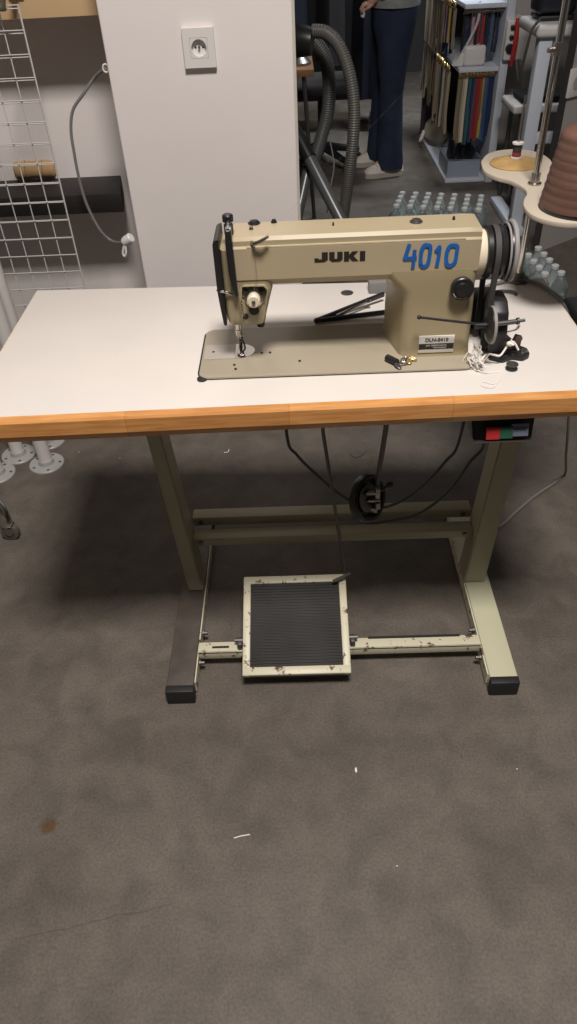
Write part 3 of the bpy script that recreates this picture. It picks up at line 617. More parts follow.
# black V-shaped tweezers behind the bed
t0 = at(317, 320.5, z=H+0.006); ta = at(384, 294, z=H+0.016); tb_ = at(390, 311.5, z=H+0.006)
TW = thing('long_tweezers', (t0.x, t0.y, H), 'open black V-shaped tweezers lying behind the machine bed', 'tweezers')
def flatbar(a, b, wd, th):
    q = MB(); d_ = (b-a); q.box((a+b)/2, (d_.length, th, wd), d_.to_track_quat('X', 'Z').to_matrix(), min(wd, th)*0.3); return q
flatbar(t0, ta, 0.010, 0.006).build('arm', m_black, TW)
flatbar(t0, tb_, 0.009, 0.006).build('arm', m_black, TW)
q = MB(); q.sphere(t0, 0.007, 2, (1, 1, 0.8)); q.build('joint', m_black, TW)
a_ = t0+(ta-t0)*0.22+V(0.008, -0.009, 0.001); b_ = t0+(ta-t0)*0.72+V(0.004, -0.007, 0.003)
q = flatbar(a_, b_, 0.006, 0.004); q.lathe(b_, (0, 0, 1), [(0, 0.006), (0.004, 0.005)], 12); q.build('spring_bar', m_steel, TW)
p = at(376, 291, z=H)
q = MB(); q.bx(p.x-0.016, p.x+0.024, p.y-0.014, p.y+0.016, H, H+0.024, 0.002)
tag(q.build('rest_block', mat('grey_block', (0.20, 0.195, 0.19), 0.6)), 'grey block at the back of the table behind the pillar', 'block')

# ------------------------------------------------------------------ switch box below the front edge
a, b = at(470, 425, y=0.03), at(532, 421, y=0.03); c = at(475, 441, y=0.02)
SB = thing('switch_box', ((a.x+b.x)/2, 0.06, c.z), 'black switch box with red and green buttons under the table front edge', 'switch')
b.x += 0.006; z0, z1 = c.z-0.004, H-0.0465
q = MB(); q.ring_loft([[(a.x+0.008, 0.022, z0), (b.x-0.003, 0.022, z0), (b.x-0.003, 0.11, z0), (a.x+0.008, 0.11, z0)], [(a.x, 0.036, z1), (b.x, 0.036, z1), (b.x, 0.12, z1), (a.x, 0.12, z1)]]); bmesh.ops.bevel(q.bm, geom=q.bm.edges[:], offset=0.003, segments=2, affect='EDGES'); q.build('housing', m_black, SB)
def onface(px, py):
    # the slanted front face
    n = V(0, -(z1-z0), -0.014).normalized(); o = V(0, 0.022, z0); dd = fw+rt*(px-288.5)/F-up*(py-512)/F
    return CAM+dd*((o-CAM).dot(n)/dd.dot(n))
sl = math.atan2(0.014, z1-z0); RS = Matrix.Rotation(-sl, 3, 'X')
for nm, u0, u1, v0, v1, m in (('stop_button', 487, 498, 428.5, 436.5, m_red), ('start_button', 500.5, 511, 427.5, 435.5, m_green), ('rating_label', 512.5, 527, 425.5, 434, m_bluegrey)):
    p0, p1 = onface(u0, v0), onface(u1, v1); q = MB()
    th = 0.006 if 'button' in nm else 0.0012
    q.box((p0+p1)/2+V(0, -th*0.4, 0), (abs(p1.x-p0.x), th, abs(p0.z-p1.z)), RS, 0.0005); o = q.build(nm, m, SB)
    if nm == 'rating_label':
        for k in range(4):
            q = MB(); q.box((p0+p1)/2+V(0, -0.0012, (k-1.5)*0.0032), (abs(p1.x-p0.x)*0.7, 0.0006, 0.0008), RS); q.build('print_line', m_ink, o)
q = MB(); q.bx(a.x+0.009, b.x-0.004, 0.0195, 0.024, z0-0.0008, z0+0.003, 0.0006); q.build('chrome_strip', m_steel, SB)

# ------------------------------------------------------------------ knee lever with round pad
KY = 0.15
k0 = at(386, 428, y=KY); k1 = at(378, 478, y=KY); kc = at(372, 498, y=KY)
KL = thing('knee_lever', (k0.x, KY, kc.z-0.06), 'black round knee lever pad hanging on a steel rod below the table', 'knee lever')
q = MB(); q.tube([(k0.x, KY, H-0.0455), (k0.x, KY, k0.z), (k1.x, KY, k1.z), (k1.x-0.002, KY, kc.z-0.02)], 0.0052, 12); q.build('rod', m_dsteel, KL)
q = MB(); q.bx(k0.x-0.05, k0.x+0.03, KY-0.02, KY+0.02, H-0.0535, H-0.0455, 0.002); q.build('bracket', m_dsteel, KL)
ax = V(-0.72, 0.60, -0.34).normalized(); pc = V(kc.x-0.010, KY, kc.z)       # the pad faces away to the left, its hollow back shows
q = MB(); q.lathe(pc, ax, [(0.004, 0.001), (0.003, 0.036), (-0.006, 0.041), (-0.010, 0.043), (-0.012, 0.047), (-0.009, 0.051), (0.0, 0.053), (0.008, 0.050), (0.013, 0.040), (0.014, 0.001)], 36); q.build('pad', mat('knee_pad_rubber', (0.012, 0.012, 0.012), 0.3), KL)
q = MB(); q.lathe(pc-ax*0.0035, ax, [(-0.004, 0.001), (-0.004, 0.020), (0, 0.030), (0.001, 0.030)], 24); q.build('pad_back', m_dsteel, KL)
cc = pc-ax*0.014
q = MB(); q.box(cc+V(0, 0, 0.018), (0.03, 0.014, 0.007), None, 0.002); q.box(cc+V(0.002, 0, 0.0), (0.028, 0.018, 0.007), None, 0.002); q.box(cc+V(0.010, 0.0, 0.004), (0.010, 0.012, 0.05), None, 0.002)
q.lathe(cc+V(0.010, -0.008, -0.004), (0, -0.1, -1), [(0, 0.006), (0.014, 0.007), (0.016, 0.005)], 14); q.box(cc+V(0.002, 0.0, -0.030), (0.018, 0.01, 0.016), None, 0.003); q.build('clamp', m_steel, KL)
q = MB(); q.cyl(cc+V(0.012, 0, 0.02), cc+V(0.032, 0.01, 0.026), 0.004, 10); q.sphere(cc+V(0.036, 0.011, 0.027), 0.009, 2, (1, 0.6, 1)); q.build('wing_knob', m_black, KL)

# ------------------------------------------------------------------ cables below and on the table
def cable(name, pts, r, m, lab, n=8):
    q = MB(); q.tube(spline(pts, n), r, 8); return tag(q.build(name, m), lab, 'cable')
cab = [at(286, 434, y=0.3)]; cab = [V(cab[0].x, 0.3, H-0.047)] + [at(u, v, y=0.3) for u, v in ((287, 436), (297, 455), (318, 476), (340, 494), (365, 508), (392, 505), (420, 488), (445, 462), (460, 438))] 
cab.append(V(cab[-1].x+0.01, 0.3, H-0.047))
cable('power_cable', cab, 0.0035, m_dark_cord, 'dark cable sagging under the table from left of the pull rod')
cab = [V(at(362, 515, y=0.22).x-0.03, 0.25, at(362, 515, y=0.24).z+0.03)] + [at(u, v, y=0.2) for u, v in ((352, 516), (365, 523), (390, 521), (420, 513), (450, 490), (470, 462), (484, 444))]
cab.append(V(SB.location.x-0.03, 0.1, z0+0.01))
cable('power_cable', cab[1:], 0.0035, m_dark_cord, 'dark cable running from the switch box down to behind the knee pad')
wc = [at(u, v, z=H+0.0055) for u, v in ((480, 290), (492, 284.5), (507, 281), (522, 280.5), (536, 283), (547, 289))]
wc += [at(558, 297, z=H+0.004), at(565, 308, z=H-0.008), at(569, 324, z=H-0.05), at(572, 360, y=0.50), at(568, 430, y=0.58), at(566, 455, y=0.64)]
fl = [at(u, v, z=0.005) for u, v in ((565, 474), (556, 482), (535, 496), (516, 512), (500, 526), (485, 528))]
cable('motor_cable', wc+fl, 0.0038, m_grey_cord, 'grey cable curving over the back right table corner and down to the floor')
cw = [at(u, v, z=H+0.005) for u, v in ((488, 293), (500, 291), (512, 291.5), (517, 294))]
cable('lamp_cable', cw, 0.003, m_dark_cord, 'short dark cable end lying on the table behind the bobbin winder')

# ------------------------------------------------------------------ thread stand
PX_, PYY = 0.484, 0.452
zt2 = at(535, 182, y=PYY).z
TS = thing('thread_stand', (PX_, PYY, H), 'two-lobed ivory thread stand tray on a chrome pole at the table back', 'thread stand')
q = MB(); q.cyl((PX_, PYY, H+0.0003), (PX_, PYY, 1.30), 0.0065, 16); pole = q.build('pole', m_chrome, TS)
q = MB(); q.lathe((PX_, PYY, H+0.0003), (0, 0, 1), [(0, 0.022), (0.006, 0.022), (0.007, 0.012), (0.016, 0.012)], 20); q.build('base_nut', m_dsteel, TS)
# tray outline from pixels on the tray plane
zz = zt2-0.004
out = [(481, 161), (484, 170), (495, 176), (510, 180), (523, 187), (527, 193), (524, 199), (524, 206), (533, 215), (552, 221), (577, 223), (604, 219), (622, 205), (620, 185), (600, 172), (572, 168), (556, 166), (549, 158), (538, 152), (520, 149), (500, 150), (487, 154)]
O = [at(u, v, z=zz) for u, v in out]; O = spline(O+[O[0]], 4)[:-1]
q = MB(); q.prism([(p.x, p.y, zz-0.009) for p in O], (0, 0, 0.009), 0.002); q.build('tray', m_tray, TS)
q = MB(); q.lathe((PX_, PYY, zz), (0, 0, 1), [(0, 0.013), (0.003, 0.013), (0.004, 0.009), (0.02, 0.0085)], 18); q.build('collar', m_steel, TS)
q = MB(); q.lathe((PX_, PYY, zz-0.03), (0, 0, 1), [(0, 0.011), (0.020, 0.011)], 16); q.build('collar', m_steel, TS)
q = MB(); q.cyl((PX_, PYY, 1.165), (PX_, PYY, 1.185), 0.009, 16); q.cyl((PX_-0.008, PYY-0.006, 1.175), (PX_-0.02, PYY-0.012, 1.175), 0.004, 10); q.build('clamp', m_steel, TS)
q = MB(); q.tube([(PX_-0.1, PYY, 1.285), (PX_+0.14, PYY, 1.285)], 0.004, 10)
for dx in (-0.095, 0.135): q.tube([(PX_+dx+0.008*math.cos(t), PYY+0.008*math.sin(t)-0.008, 1.285) for t in [2*PI*k/14 for k in range(14)]], 0.002, 6, closed=True)
q.build('guide_arm', m_chrome, TS)
fc = at(515, 164, z=zz)
q = MB(); q.lathe((fc.x, fc.y, zz), (0, 0, 1), [(0, 0.052), (0.002, 0.052), (0.004, 0.050), (0.010, 0.026), (0.0115, 0.008)], 36); q.build('felt_pad', m_felt, TS)
q = MB(); q.cyl((fc.x, fc.y, zz), (fc.x, fc.y, zz+0.125), 0.0022, 10); q.build('spool_pin', m_steel, TS)
SP = thing('thread_spool', (fc.x, fc.y, zz+0.0116), 'small white spool of red and black thread on the tan felt pad', 'spool')
sz = zz+0.0116
q = MB(); q.lathe((fc.x, fc.y, sz), (0, 0, 1), [(0, 0.0105), (0.003, 0.0105), (0.0035, 0.006), (0.0265, 0.006), (0.027, 0.0115), (0.030, 0.0115), (0.0305, 0.0025)], 24); q.build('core', m_white, SP)
q = MB(); q.lathe((fc.x, fc.y, sz+0.004), (0, 0, 1), [(0, 0.0088), (0.008, 0.0090)], 22); q.build('red_thread', mat('dark_red_thread', (0.25, 0.03, 0.045), 0.7), SP)
q = MB(); q.lathe((fc.x, fc.y, sz+0.0135), (0, 0, 1), [(0, 0.0088), (0.012, 0.0085)], 22); q.build('black_thread', m_bobw, SP)
# big brown cone
cl, ct = at(539.5, 206, z=zz), at(561, 131, y=0.40)
ccx, ccy = at(581, 208, z=zz).x, at(581, 208, z=zz).y
R = (ccx-cl.x)*1.08; hC = ct.z-zz
CN = thing('thread_cone', (ccx, ccy, zz), 'big brown cone of thread on the thread stand tray at the photo edge', 'thread cone')
topr = (ccx-at(562, 133, y=ccy).x)*0.95; hC = at(575, 131, y=ccy).z-zz
q = MB(); q.lathe((ccx, ccy, zz), (0, 0, 1), [(0, R*0.96), (0.003, R*0.97), (0.006, R*0.97)], 40); q.build('cone_core', m_black, CN)
q = MB(); pr = []
nn = 9
for k in range(nn):
    f0, f1 = k/nn, (k+1)/nn; r0 = R+(topr-R)*f0; r1 = R+(topr-R)*f1
    pr += [(0.006+(hC-0.006)*(f0+0.01), r0*0.99), (0.006+(hC-0.006)*(f0+0.04/1), r0*0.998), (0.006+(hC-0.006)*(f1-0.03), r1*1.0)]
pr += [(hC+0.001, topr*0.93), (hC+0.003, topr*0.7)]
q.lathe((ccx, ccy, zz), (0, 0, 1), pr, 44); q.build('wound_thread', m_cone, CN, ang=60)
q = MB(); q.cyl((ccx, ccy, zz+hC+0.002), (ccx, ccy, zz+hC+0.012), topr*0.45, 20); q.build('cone_tip', m_white, CN)
# needle thread from the stand down to the machine
p = at(265, 236, y=0.115)
q = MB(); q.tube([(p.x+0.002, 0.115, p.z+0.001), (PX_-0.087, PYY-0.008, 1.285)], 0.00006, 4)
tag(q.build('needle_thread', m_threadg), 'fine white thread rising from the machine arm to the thread stand', 'thread')

# ------------------------------------------------------------------ wall socket
p0, p1 = at(180, 27, y=PY-0.008), at(217, 70, y=PY-0.008); sx0, sx1, sz0, sz1 = p0.x+0.002, p1.x, at(200, 68, y=PY-0.008).z, at(198, 27, y=PY-0.008).z
scx, scz = (sx0+sx1)/2, (sz0+sz1)/2
SK = thing('wall_socket', (scx, PY, scz), 'square white power socket on the white pillar wall', 'socket')
iw = (sx1-sx0)*0.27; n = 32; pd = 0.013
def sq(hx, hz, y): return [(scx+hx*math.cos(2*PI*k/n+PI/4)/max(abs(math.cos(2*PI*k/n+PI/4)), abs(math.sin(2*PI*k/n+PI/4))), y, scz+hz*math.sin(2*PI*k/n+PI/4)/max(abs(math.cos(2*PI*k/n+PI/4)), abs(math.sin(2*PI*k/n+PI/4)))) for k in range(n)]
def ci(r, y): return [(scx+r*math.cos(2*PI*k/n+PI/4), y, scz+r*math.sin(2*PI*k/n+PI/4)) for k in range(n)]
hx_, hz_ = (sx1-sx0)/2, (sz1-sz0)/2
q = MB(); q.ring_loft([sq(hx_, hz_, PY-0.0002), sq(hx_, hz_, PY-pd+0.001), sq(hx_-0.001, hz_-0.001, PY-pd), sq(iw+0.0006, iw+0.0006, PY-pd), sq(iw+0.0006, iw+0.0006, PY-pd+0.002)], cap=False); q.build('cover_frame', m_white, SK)
q = MB(); q.ring_loft([sq(iw, iw, PY-pd+0.002), sq(iw, iw, PY-pd-0.0004), ci(iw*0.88, PY-pd-0.0004), ci(iw*0.86, PY-0.0012)], cap=False); q.build('insert_plate', m_white, SK)
q = MB(); q.lathe((scx, PY-0.0003, scz), (0, -1, 0), [(0, iw*0.86), (0.001, iw*0.86)], 28); q.build('recess_floor', m_white, SK)
for dx, dz, r in ((-0.0095, 0.0, 0.0026), (0.0095, 0.0, 0.0026)):
    q = MB(); q.lathe((scx+dx, PY-0.0013, scz+dz), (0, -1, 0), [(0, r), (0.0004, r)], 12); q.build('pin_hole', m_ink, SK)
q = MB(); q.lathe((scx, PY-0.0013, scz+0.001), (0, -1, 0), [(0, 0.0028), (0.008, 0.0028), (0.0095, 0.0012)], 12); q.build('earth_pin', m_dsteel, SK)
# clip and cable with white plug at the left edge of the pillar
cp = at(103.5, 68, y=1.16)
CP = thing('cable_clip', (xl, 1.155, cp.z-0.01), 'small white cable clip on the left edge of the white pillar wall', 'clip')
q = MB(); n = 16; q.tube([(xl-0.010+0.0075*math.cos(2*PI*k/n), 1.155, cp.z+0.009*math.sin(2*PI*k/n)) for k in range(n)], 0.0025, 8, closed=True); q.build('loop', m_white, CP)
q = MB(); q.bx(xl-0.004, xl-0.0002, 1.147, 1.163, cp.z-0.009, cp.z+0.009, 0.001); q.build('base', m_white, CP)
yy = 1.19
pts = [V(xl-0.010, 1.155, cp.z)] + [at(u, v, y=yy) for u, v in ((95, 77), (84, 93), (73, 110), (71, 130), (74, 152), (79, 178), (87, 205), (100, 230), (112, 241))] + [at(123, 243, y=1.11)]
PC = thing('plug_cable', (pts[-1].x, yy, pts[-1].z), 'grey cable with white plug hanging left of the white pillar wall', 'cable')
q = MB(); q.tube(spline(pts, 8), 0.0042, 10); q.build('cord', m_grey_cord, PC)
pa, pb = at(123, 243, y=1.11), at(138, 233, y=1.10)
dv = (pb-pa).normalized()
q = MB(); q.lathe(pa, dv, [(0, 0.006), (0.004, 0.012), (0.012, 0.0145), (0.032, 0.0145), (0.035, 0.012)], 20); pg = q.build('plug_body', m_white, PC)
q = MB(); q.tube(spline([pa+V(0.008, -0.010, -0.006), pa+V(0.006, -0.012, -0.026), pa+V(0.0, -0.010, -0.036), pa+V(-0.004, -0.008, -0.026), pa+V(0.004, -0.008, -0.004)], 5), 0.0034, 8); q.build('pull_tab', m_white, pg)

# ------------------------------------------------------------------ niche: cabinet, shelf, roll, wire grids
cz = (at(93, 16, y=1.272).z+at(0, 21, y=1.272).z)/2
CAB = thing('wall_cabinet', (-1.1, 1.33, cz), 'tan wooden wall cabinet at the top of the niche above the black shelf', 'cabinet')
q = MB(); q.bx(-1.9, xl-0.002, 1.289, 1.45, cz, cz+0.6, 0.002); q.build('body', m_tan, CAB)
for x0, x1 in ((-1.899, -1.152), (-1.148, xl-0.003)):
    q = MB(); q.bx(x0, x1, 1.272, 1.2885, cz+0.001, cz+0.599, 0.002); dr = q.build('door', m_tan, CAB)
    q = MB(); q.sphere((x1-0.04 if x0 < -1.5 else x0+0.04, 1.262, cz+0.2), 0.011, 2); q.build('knob', m_steel, dr)
sh = 0.731
f_, b_ = at(121, 193, z=sh), at(120.5, 174.5, y=1.449)
q = MB(); q.prism([(-1.6, 1.262, sh-0.055), (f_.x, 1.262, sh-0.055), (b_.x, 1.449, sh-0.055), (-1.6, 1.449, sh-0.055)], (0, 0, 0.055), 0.002)
tag(q.build('wall_shelf', m_black_wood), 'black wall shelf in the niche left of the white pillar wall', 'shelf')
p = at(36, 170, z=sh+0.025)
RO = thing('paper_roll', (p.x, p.y, sh), 'short tan paper roll lying on the black wall shelf behind the wire grid', 'roll')
wR = (at(56, 170, y=p.y).x-at(16, 172, y=p.y).x)/2; rR = 0.029
q = MB(); q.lathe((p.x-wR, p.y, sh+rR), (1, 0, 0), [(0, rR*0.72), (0.006, rR*0.95), (0.02, rR), (wR, rR*0.93), (2*wR-0.02, rR), (2*wR-0.006, rR*0.95), (2*wR, rR*0.7)], 26); q.build('roll_body', m_roll, RO)
for dx in (-0.4, 0.45):
    q = MB(); n = 24; q.tube([(p.x+dx*wR, p.y+rR*0.985*math.cos(2*PI*k/n), sh+rR+rR*0.985*math.sin(2*PI*k/n)) for k in range(n)], 0.0012, 6, closed=True); q.build('tie_string', mat('tie_string', (0.3, 0.19, 0.09), 0.8), RO)
def grid(y, xr_, z0_, z1_, ncol, nrow_h, lab, cs=0.050):
    G = thing('wire_grid_panel', (xr_-0.3, y, z0_), lab, 'wire grid', 'wire grid panels')
    f = MB(); xl_ = xr_-ncol*cs
    f.tube([(xr_, y, z0_), (xr_, y, z1_), (xl_, y, z1_), (xl_, y, z0_)], 0.0025, 8, closed=True); f.build('frame', m_whitec, G)
    g = MB()
    for k in range(1, ncol): g.cyl((xr_-k*cs, y+0.003, z0_), (xr_-k*cs, y+0.003, z1_), 0.0015, 6)
    g.build('upright_wires', m_whitec, G)
    g = MB(); k = 1
    while z1_-k*nrow_h > z0_: g.cyl((xl_, y-0.001, z1_-k*nrow_h), (xr_, y-0.001, z1_-k*nrow_h), 0.0014, 6); k += 1
    g.build('cross_wires', m_whitec, G)
    return G
gt = at(17, 5, y=1.08); gt2 = at(17, 8.5, y=1.10)
grid(1.08, (gt.x+at(85, 285, y=1.08).x)/2, 0.03, gt.z, 16, 0.05, 'nearer of two white wire grid panels hanging in front of the niche')
grid(1.10, (gt2.x+at(85, 285, y=1.10).x)/2, 0.03, gt2.z, 16, 0.05, 'farther of two white wire grid panels, just behind the nearer one')
p = at(4, 3, y=1.10)
HK = thing('hanging_hook', (p.x, 1.1, p.z), 'dark olive hook holding the wire grid to the tan cabinet', 'hook')
q = MB(); q.tube(spline([(p.x-0.02, 1.262, p.z+0.012), (p.x-0.01, 1.16, p.z+0.022), (p.x, 1.09, p.z+0.010), (p.x+0.004, 1.062, p.z-0.004), (p.x+0.004, 1.06, p.z-0.012)], 5), 0.010, 10); q.build('hook_body', m_olive, HK)
q = MB(); q.bx(p.x-0.04, p.x+0.0, 1.264, 1.271, p.z-0.006, p.z+0.03, 0.002); q.build('wall_plate', m_olive, HK)

# ------------------------------------------------------------------ white legs with flanges, trolley caster
def flange_leg(cx, cy, lab):
    Lg = thing('flanged_leg', (cx, cy, 0), lab, 'table leg', 'white table legs with flange plates')
    q = MB(); q.lathe((cx, cy, 0), (0, 0, 1), [(0, 0.0565), (0.004, 0.0565), (0.006, 0.0545), (0.0065, 0.026), (0.02, 0.024)], 36); fl_ = q.build('flange', m_flange, Lg)
    q = MB(); q.cyl((cx, cy, 0.006), (cx, cy, 0.70), 0.0215, 26); q.build('tube', m_pole_white, Lg)
    for k in range(5):
        a = 2*PI*k/5-1.2; q = MB(); q.lathe((cx+0.044*math.cos(a), cy+0.044*math.sin(a), 0.0062), (0, 0, 1), [(0, 0.005), (0.0006, 0.0045)], 10); q.build('screw_hole', m_dsteel, fl_)
for u, v, lab in ((47, 464, 'white table leg with round flange plate, rightmost and nearest of four'), (19, 455, 'white flanged table leg left of the rightmost one'), (49, 441, 'white flanged table leg mostly hidden behind the nearest one'), (-2, 474, 'white flanged table leg cut by the left photo edge')):
    p = at(u, v, z=0.0); flange_leg(p.x, p.y, lab)
p = at(13, 538, z=0)
TR = thing('trolley_frame', (p.x, p.y, 0), 'curved chrome trolley leg on a caster at the left photo edge', 'trolley')
e0 = V(p.x-0.002, p.y, 0.055)
q = MB(); q.tube(spline([e0, e0+V(-0.001, 0.002, 0.022), e0+V(-0.012, 0.012, 0.06), e0+V(-0.045, 0.02, 0.082), e0+V(-0.16, 0.03, 0.088), e0+V(-0.45, 0.04, 0.088)], 8), 0.0175, 16); q.build('tube_leg', m_chrome, TR)
q = MB(); q.lathe(e0+V(0, 0, -0.004), (0, 0, 1), [(0, 0.016), (0.003, 0.018), (0.008, 0.018), (0.010, 0.014)], 20); q.build('collar', m_chrome, TR)
q = MB()
for dy in (-0.014, 0.014):
    q.prism([(p.x-0.012, p.y+dy, 0.052), (p.x+0.012, p.y+dy, 0.052), (p.x+0.014, p.y+dy, 0.03), (p.x+0.004, p.y+dy, 0.018), (p.x-0.008, p.y+dy, 0.024)], (0, 0.002, 0))
q.bx(p.x-0.012, p.x+0.012, p.y-0.014, p.y+0.016, 0.048, 0.0525); q.build('fork', m_steel, TR)
q = MB(); q.lathe((p.x, p.y-0.011, 0.026), (0, 1, 0), [(0, 0.018), (0.002, 0.0255), (0.020, 0.0255), (0.022, 0.018)], 26); wh = q.build('wheel', mat('grey_caster_tyre', (0.10, 0.085, 0.075), 0.6), TR)
q = MB(); q.lathe((p.x, p.y-0.0135, 0.0255), (0, 1, 0), [(0, 0.008), (0.002, 0.012), (0.027, 0.012)], 18); q.build('hub', m_blackm, wh)
q = MB(); q.cyl((p.x-0.45, p.y+0.04, 0.0), (p.x-0.45, p.y+0.04, 0.12), 0.0135, 16); q.build('rear_post', m_chrome, TR)

# ------------------------------------------------------------------ vacuum cleaner
VY = 2.15
VC = thing('vacuum_cleaner', (-0.16, VY+0.1, 0), 'black vacuum cleaner with ribbed grey hose behind the white pillar wall', 'vacuum cleaner')
q = MB(); q.lathe((-0.19, VY+0.12, 0.02), (0, 0, 1), [(0, 0.2), (0.05, 0.22), (0.62, 0.22), (0.64, 0.23), (0.67, 0.23)], 36); q.build('tank', m_black, VC)
q = MB(); q.lathe((-0.19, VY+0.12, 0.69), (0, 0, 1), [(0, 0.225), (0.12, 0.215), (0.2, 0.18), (0.24, 0.12), (0.25, 0.05)], 36); q.build('motor_head', m_blackm, VC)
q = MB(); e = at(300, 45, y=VY); q.tube([(-0.05, VY+0.08, e.z), (e.x, VY, e.z+0.015), (e.x+0.045, VY-0.01, e.z+0.01)], [0.06, 0.055, 0.046], 20); q.build('hose_inlet', m_black, VC)
def ribs(path, R0, pitch, amp):
    """a corrugated hose: radius modulated along a finely sampled path"""
    P = spline(path, 40); out_p = [P[0]]; acc = 0; step = pitch/4; rs = [R0]; k = 0; last = P[0]
    for i in range(1, len(P)):
        seg = P[i]-P[i-1]; l = seg.length; t0_ = 0
        while acc+(l-t0_) >= step:
            t0_ += step-acc; acc = 0; out_p.append(P[i-1]+seg*(t0_/l)); k += 1; rs.append(R0+(amp if k % 4 in (0, 1) else -amp))
        acc += l-t0_
    return out_p, rs
hp = [at(u, v, y=yy) for u, v, yy in ((312, 31, 2.14), (326, 33, 2.12), (339, 46, 2.08), (349, 72, 2.05), (354, 105, 2.03), (353, 140, 2.02), (349, 175, 2.03), (344, 212, 2.06))]
hp += [V(hp[-1].x-0.02, 2.1, 0.20), V(hp[-1].x-0.08, 2.2, 0.06), V(hp[-1].x-0.25, 2.4, 0.04)]
P_, R_ = ribs(hp, 0.0225, 0.0085, 0.0014); q = MB(); q.tube(P_, R_, 14); q.build('hose', m_hose, VC, ang=80)
hp = [at(u, v, y=yy) for u, v, yy in ((312, 38, 2.28), (324, 55, 2.29), (329, 80, 2.30), (328, 110, 2.3), (322, 135, 2.3), (315, 158, 2.28))]
P_, R_ = ribs(hp, 0.0265, 0.0085, 0.0010); q = MB(); q.tube(P_, R_, 14); q.build('hose', m_hosed, VC, ang=80)
wa, wb = at(305, 150, y=2.18), at(338, 214, y=2.02)
dv = (wb-wa)
q = MB(); q.tube([wa+dv*0.08, wa+dv*0.5, wb, wb+dv*1.0], 0.026, 16); wd_ = q.build('wand', mat('grey_wand_tube', (0.13, 0.135, 0.14), 0.3, 0.3), VC)
q = MB(); q.tube([wa-dv*0.9, wa-dv*0.3, wa+dv*0.14], [0.022, 0.028, 0.031], 14); q.build('wand_grip', m_black, VC)
w2a, w2b = at(308, 168, y=2.2), at(298, 214, y=2.1)
q = MB(); q.tube([w2a, w2b, w2b+(w2b-w2a)*1.5], 0.022, 14); q.build('wand', bpy.data.materials['grey_wand_tube'], VC)
q = MB(); q.tube(spline([at(330, 140, y=2.3), at(334, 165, y=2.28), at(331, 185, y=2.26), at(327, 213, y=2.2)], 6), 0.003, 6); q.build('cord', m_grey_cord, VC)

# ------------------------------------------------------------------ side table and dark things behind
sp_ = at(314, 72, y=3.1)
ST = thing('side_table', (sp_.x-0.3, 3.4, 0), 'small brown wooden table with thin legs behind the vacuum hose', 'table')
q = MB(); q.bx(sp_.x-0.6, sp_.x, 3.1, 3.6, sp_.z-0.02, sp_.z+0.012, 0.003); q.build('table_top', m_woodt, ST)
for x in (sp_.x-0.05, sp_.x-0.55):
    for y in (3.14, 3.55):
        q = MB(); q.tube([(x, y, sp_.z-0.02), (x+(0.04 if x > sp_.x-0.3 else -0.04), y, 0)], 0.011, 10); q.build('leg', m_dsteel, ST)
gl = at(305, 64, y=3.25)
q = MB(); q.lathe((gl.x-0.03, 3.25, sp_.z+0.0125), (0, 0, 1), [(0, 0.06), (0.01, 0.062), (0.03, 0.04), (0.05, 0.015), (0.055, 0.008)], 24)
tag(q.build('tin_lid', m_steel), 'dull metal lid lying on the small brown side table', 'lid')
# swivel chair base in the dark behind
oc = at(322, 165, z=0.0)
CH = thing('office_chair', (oc.x, oc.y, 0), 'black office chair on a five-star base in the dark behind the vacuum hose', 'chair')
for k in range(5):
    a = 2*PI*k/5+0.3; q = MB(); e = V(oc.x+0.26*math.cos(a), oc.y+0.26*math.sin(a), 0.07)
    q.tube([(oc.x, oc.y, 0.12), e], [0.028, 0.018], 10); lg = q.build('leg', m_black, CH)
    q = MB(); q.lathe(e+V(0, -0.02, -0.045), (0, 1, 0), [(0, 0.02), (0.004, 0.025), (0.036, 0.025), (0.04, 0.02)], 16); q.build('caster', m_black, lg)
q = MB(); q.cyl((oc.x, oc.y, 0.1), (oc.x, oc.y, 0.44), 0.025, 14); q.build('gas_lift', m_blackm, CH)
q = MB(); q.box((oc.x-0.03, oc.y, 0.475), (0.46, 0.44, 0.07), None, 0.03, 3); q.build('seat', m_char, CH)
q = MB(); q.box((oc.x-0.24, oc.y, 0.8), (0.05, 0.42, 0.42), None, 0.02, 3); q.bx(oc.x-0.24, oc.x-0.21, oc.y-0.03, oc.y+0.03, 0.46, 0.75, 0.005); q.build('backrest', m_char, CH)

# garment rail with dark clothes
GY = 5.2
gx0, gx1 = at(300, 40, y=GY).x-0.9, at(378, 40, y=GY).x
RK = thing('clothes_rail', ((gx0+gx1)/2, GY, 0), 'dark steel clothes rail behind the standing person', 'clothes rail')
q = MB(); q.cyl((gx0, GY, 1.62), (gx1, GY, 1.62), 0.014, 12); q.build('rail', m_dsteel, RK)
for x in (gx0, gx1):
    q = MB(); q.cyl((x, GY, 0.03), (x, GY, 1.63), 0.014, 12); q.bx(x-0.02, x+0.02, GY-0.28, GY+0.28, 0.0, 0.035, 0.005); q.build('upright', m_dsteel, RK)
def garment(x, wdt, zb0, m, lab, ph):
    G = thing('hanging_coat', (x, GY, zb0), lab, 'coat', 'dark coats on the clothes rail')
    q = MB(); rings = []
    for z, wv, dp in ((1.50, 0.05, 0.10), (1.44, 0.10, 0.42), (1.2, 0.13, 0.48), (0.8, 0.14, 0.50), (zb0, 0.15, 0.54)):
        r = []
        for k in range(28):
            a = 2*PI*k/28; fz = 1+0.10*math.sin(5*a+ph)*(1.5-z)
            r.append((x+wv*wdt*math.cos(a)*fz, GY+dp*0.5*math.sin(a)*fz, z))
        rings.append(r)
    q.ring_loft(rings); q.build('cloth', m, G)
    q = MB(); q.tube([(x+0.0, GY+0.02*math.sin(t), 1.60+0.02*math.cos(t)) for t in [(-2.2+4.0*k/10) for k in range(11)]]+[(x, GY, 1.55), (x, GY, 1.49)], 0.003, 6); q.build('hanger_hook', m_steel, G)
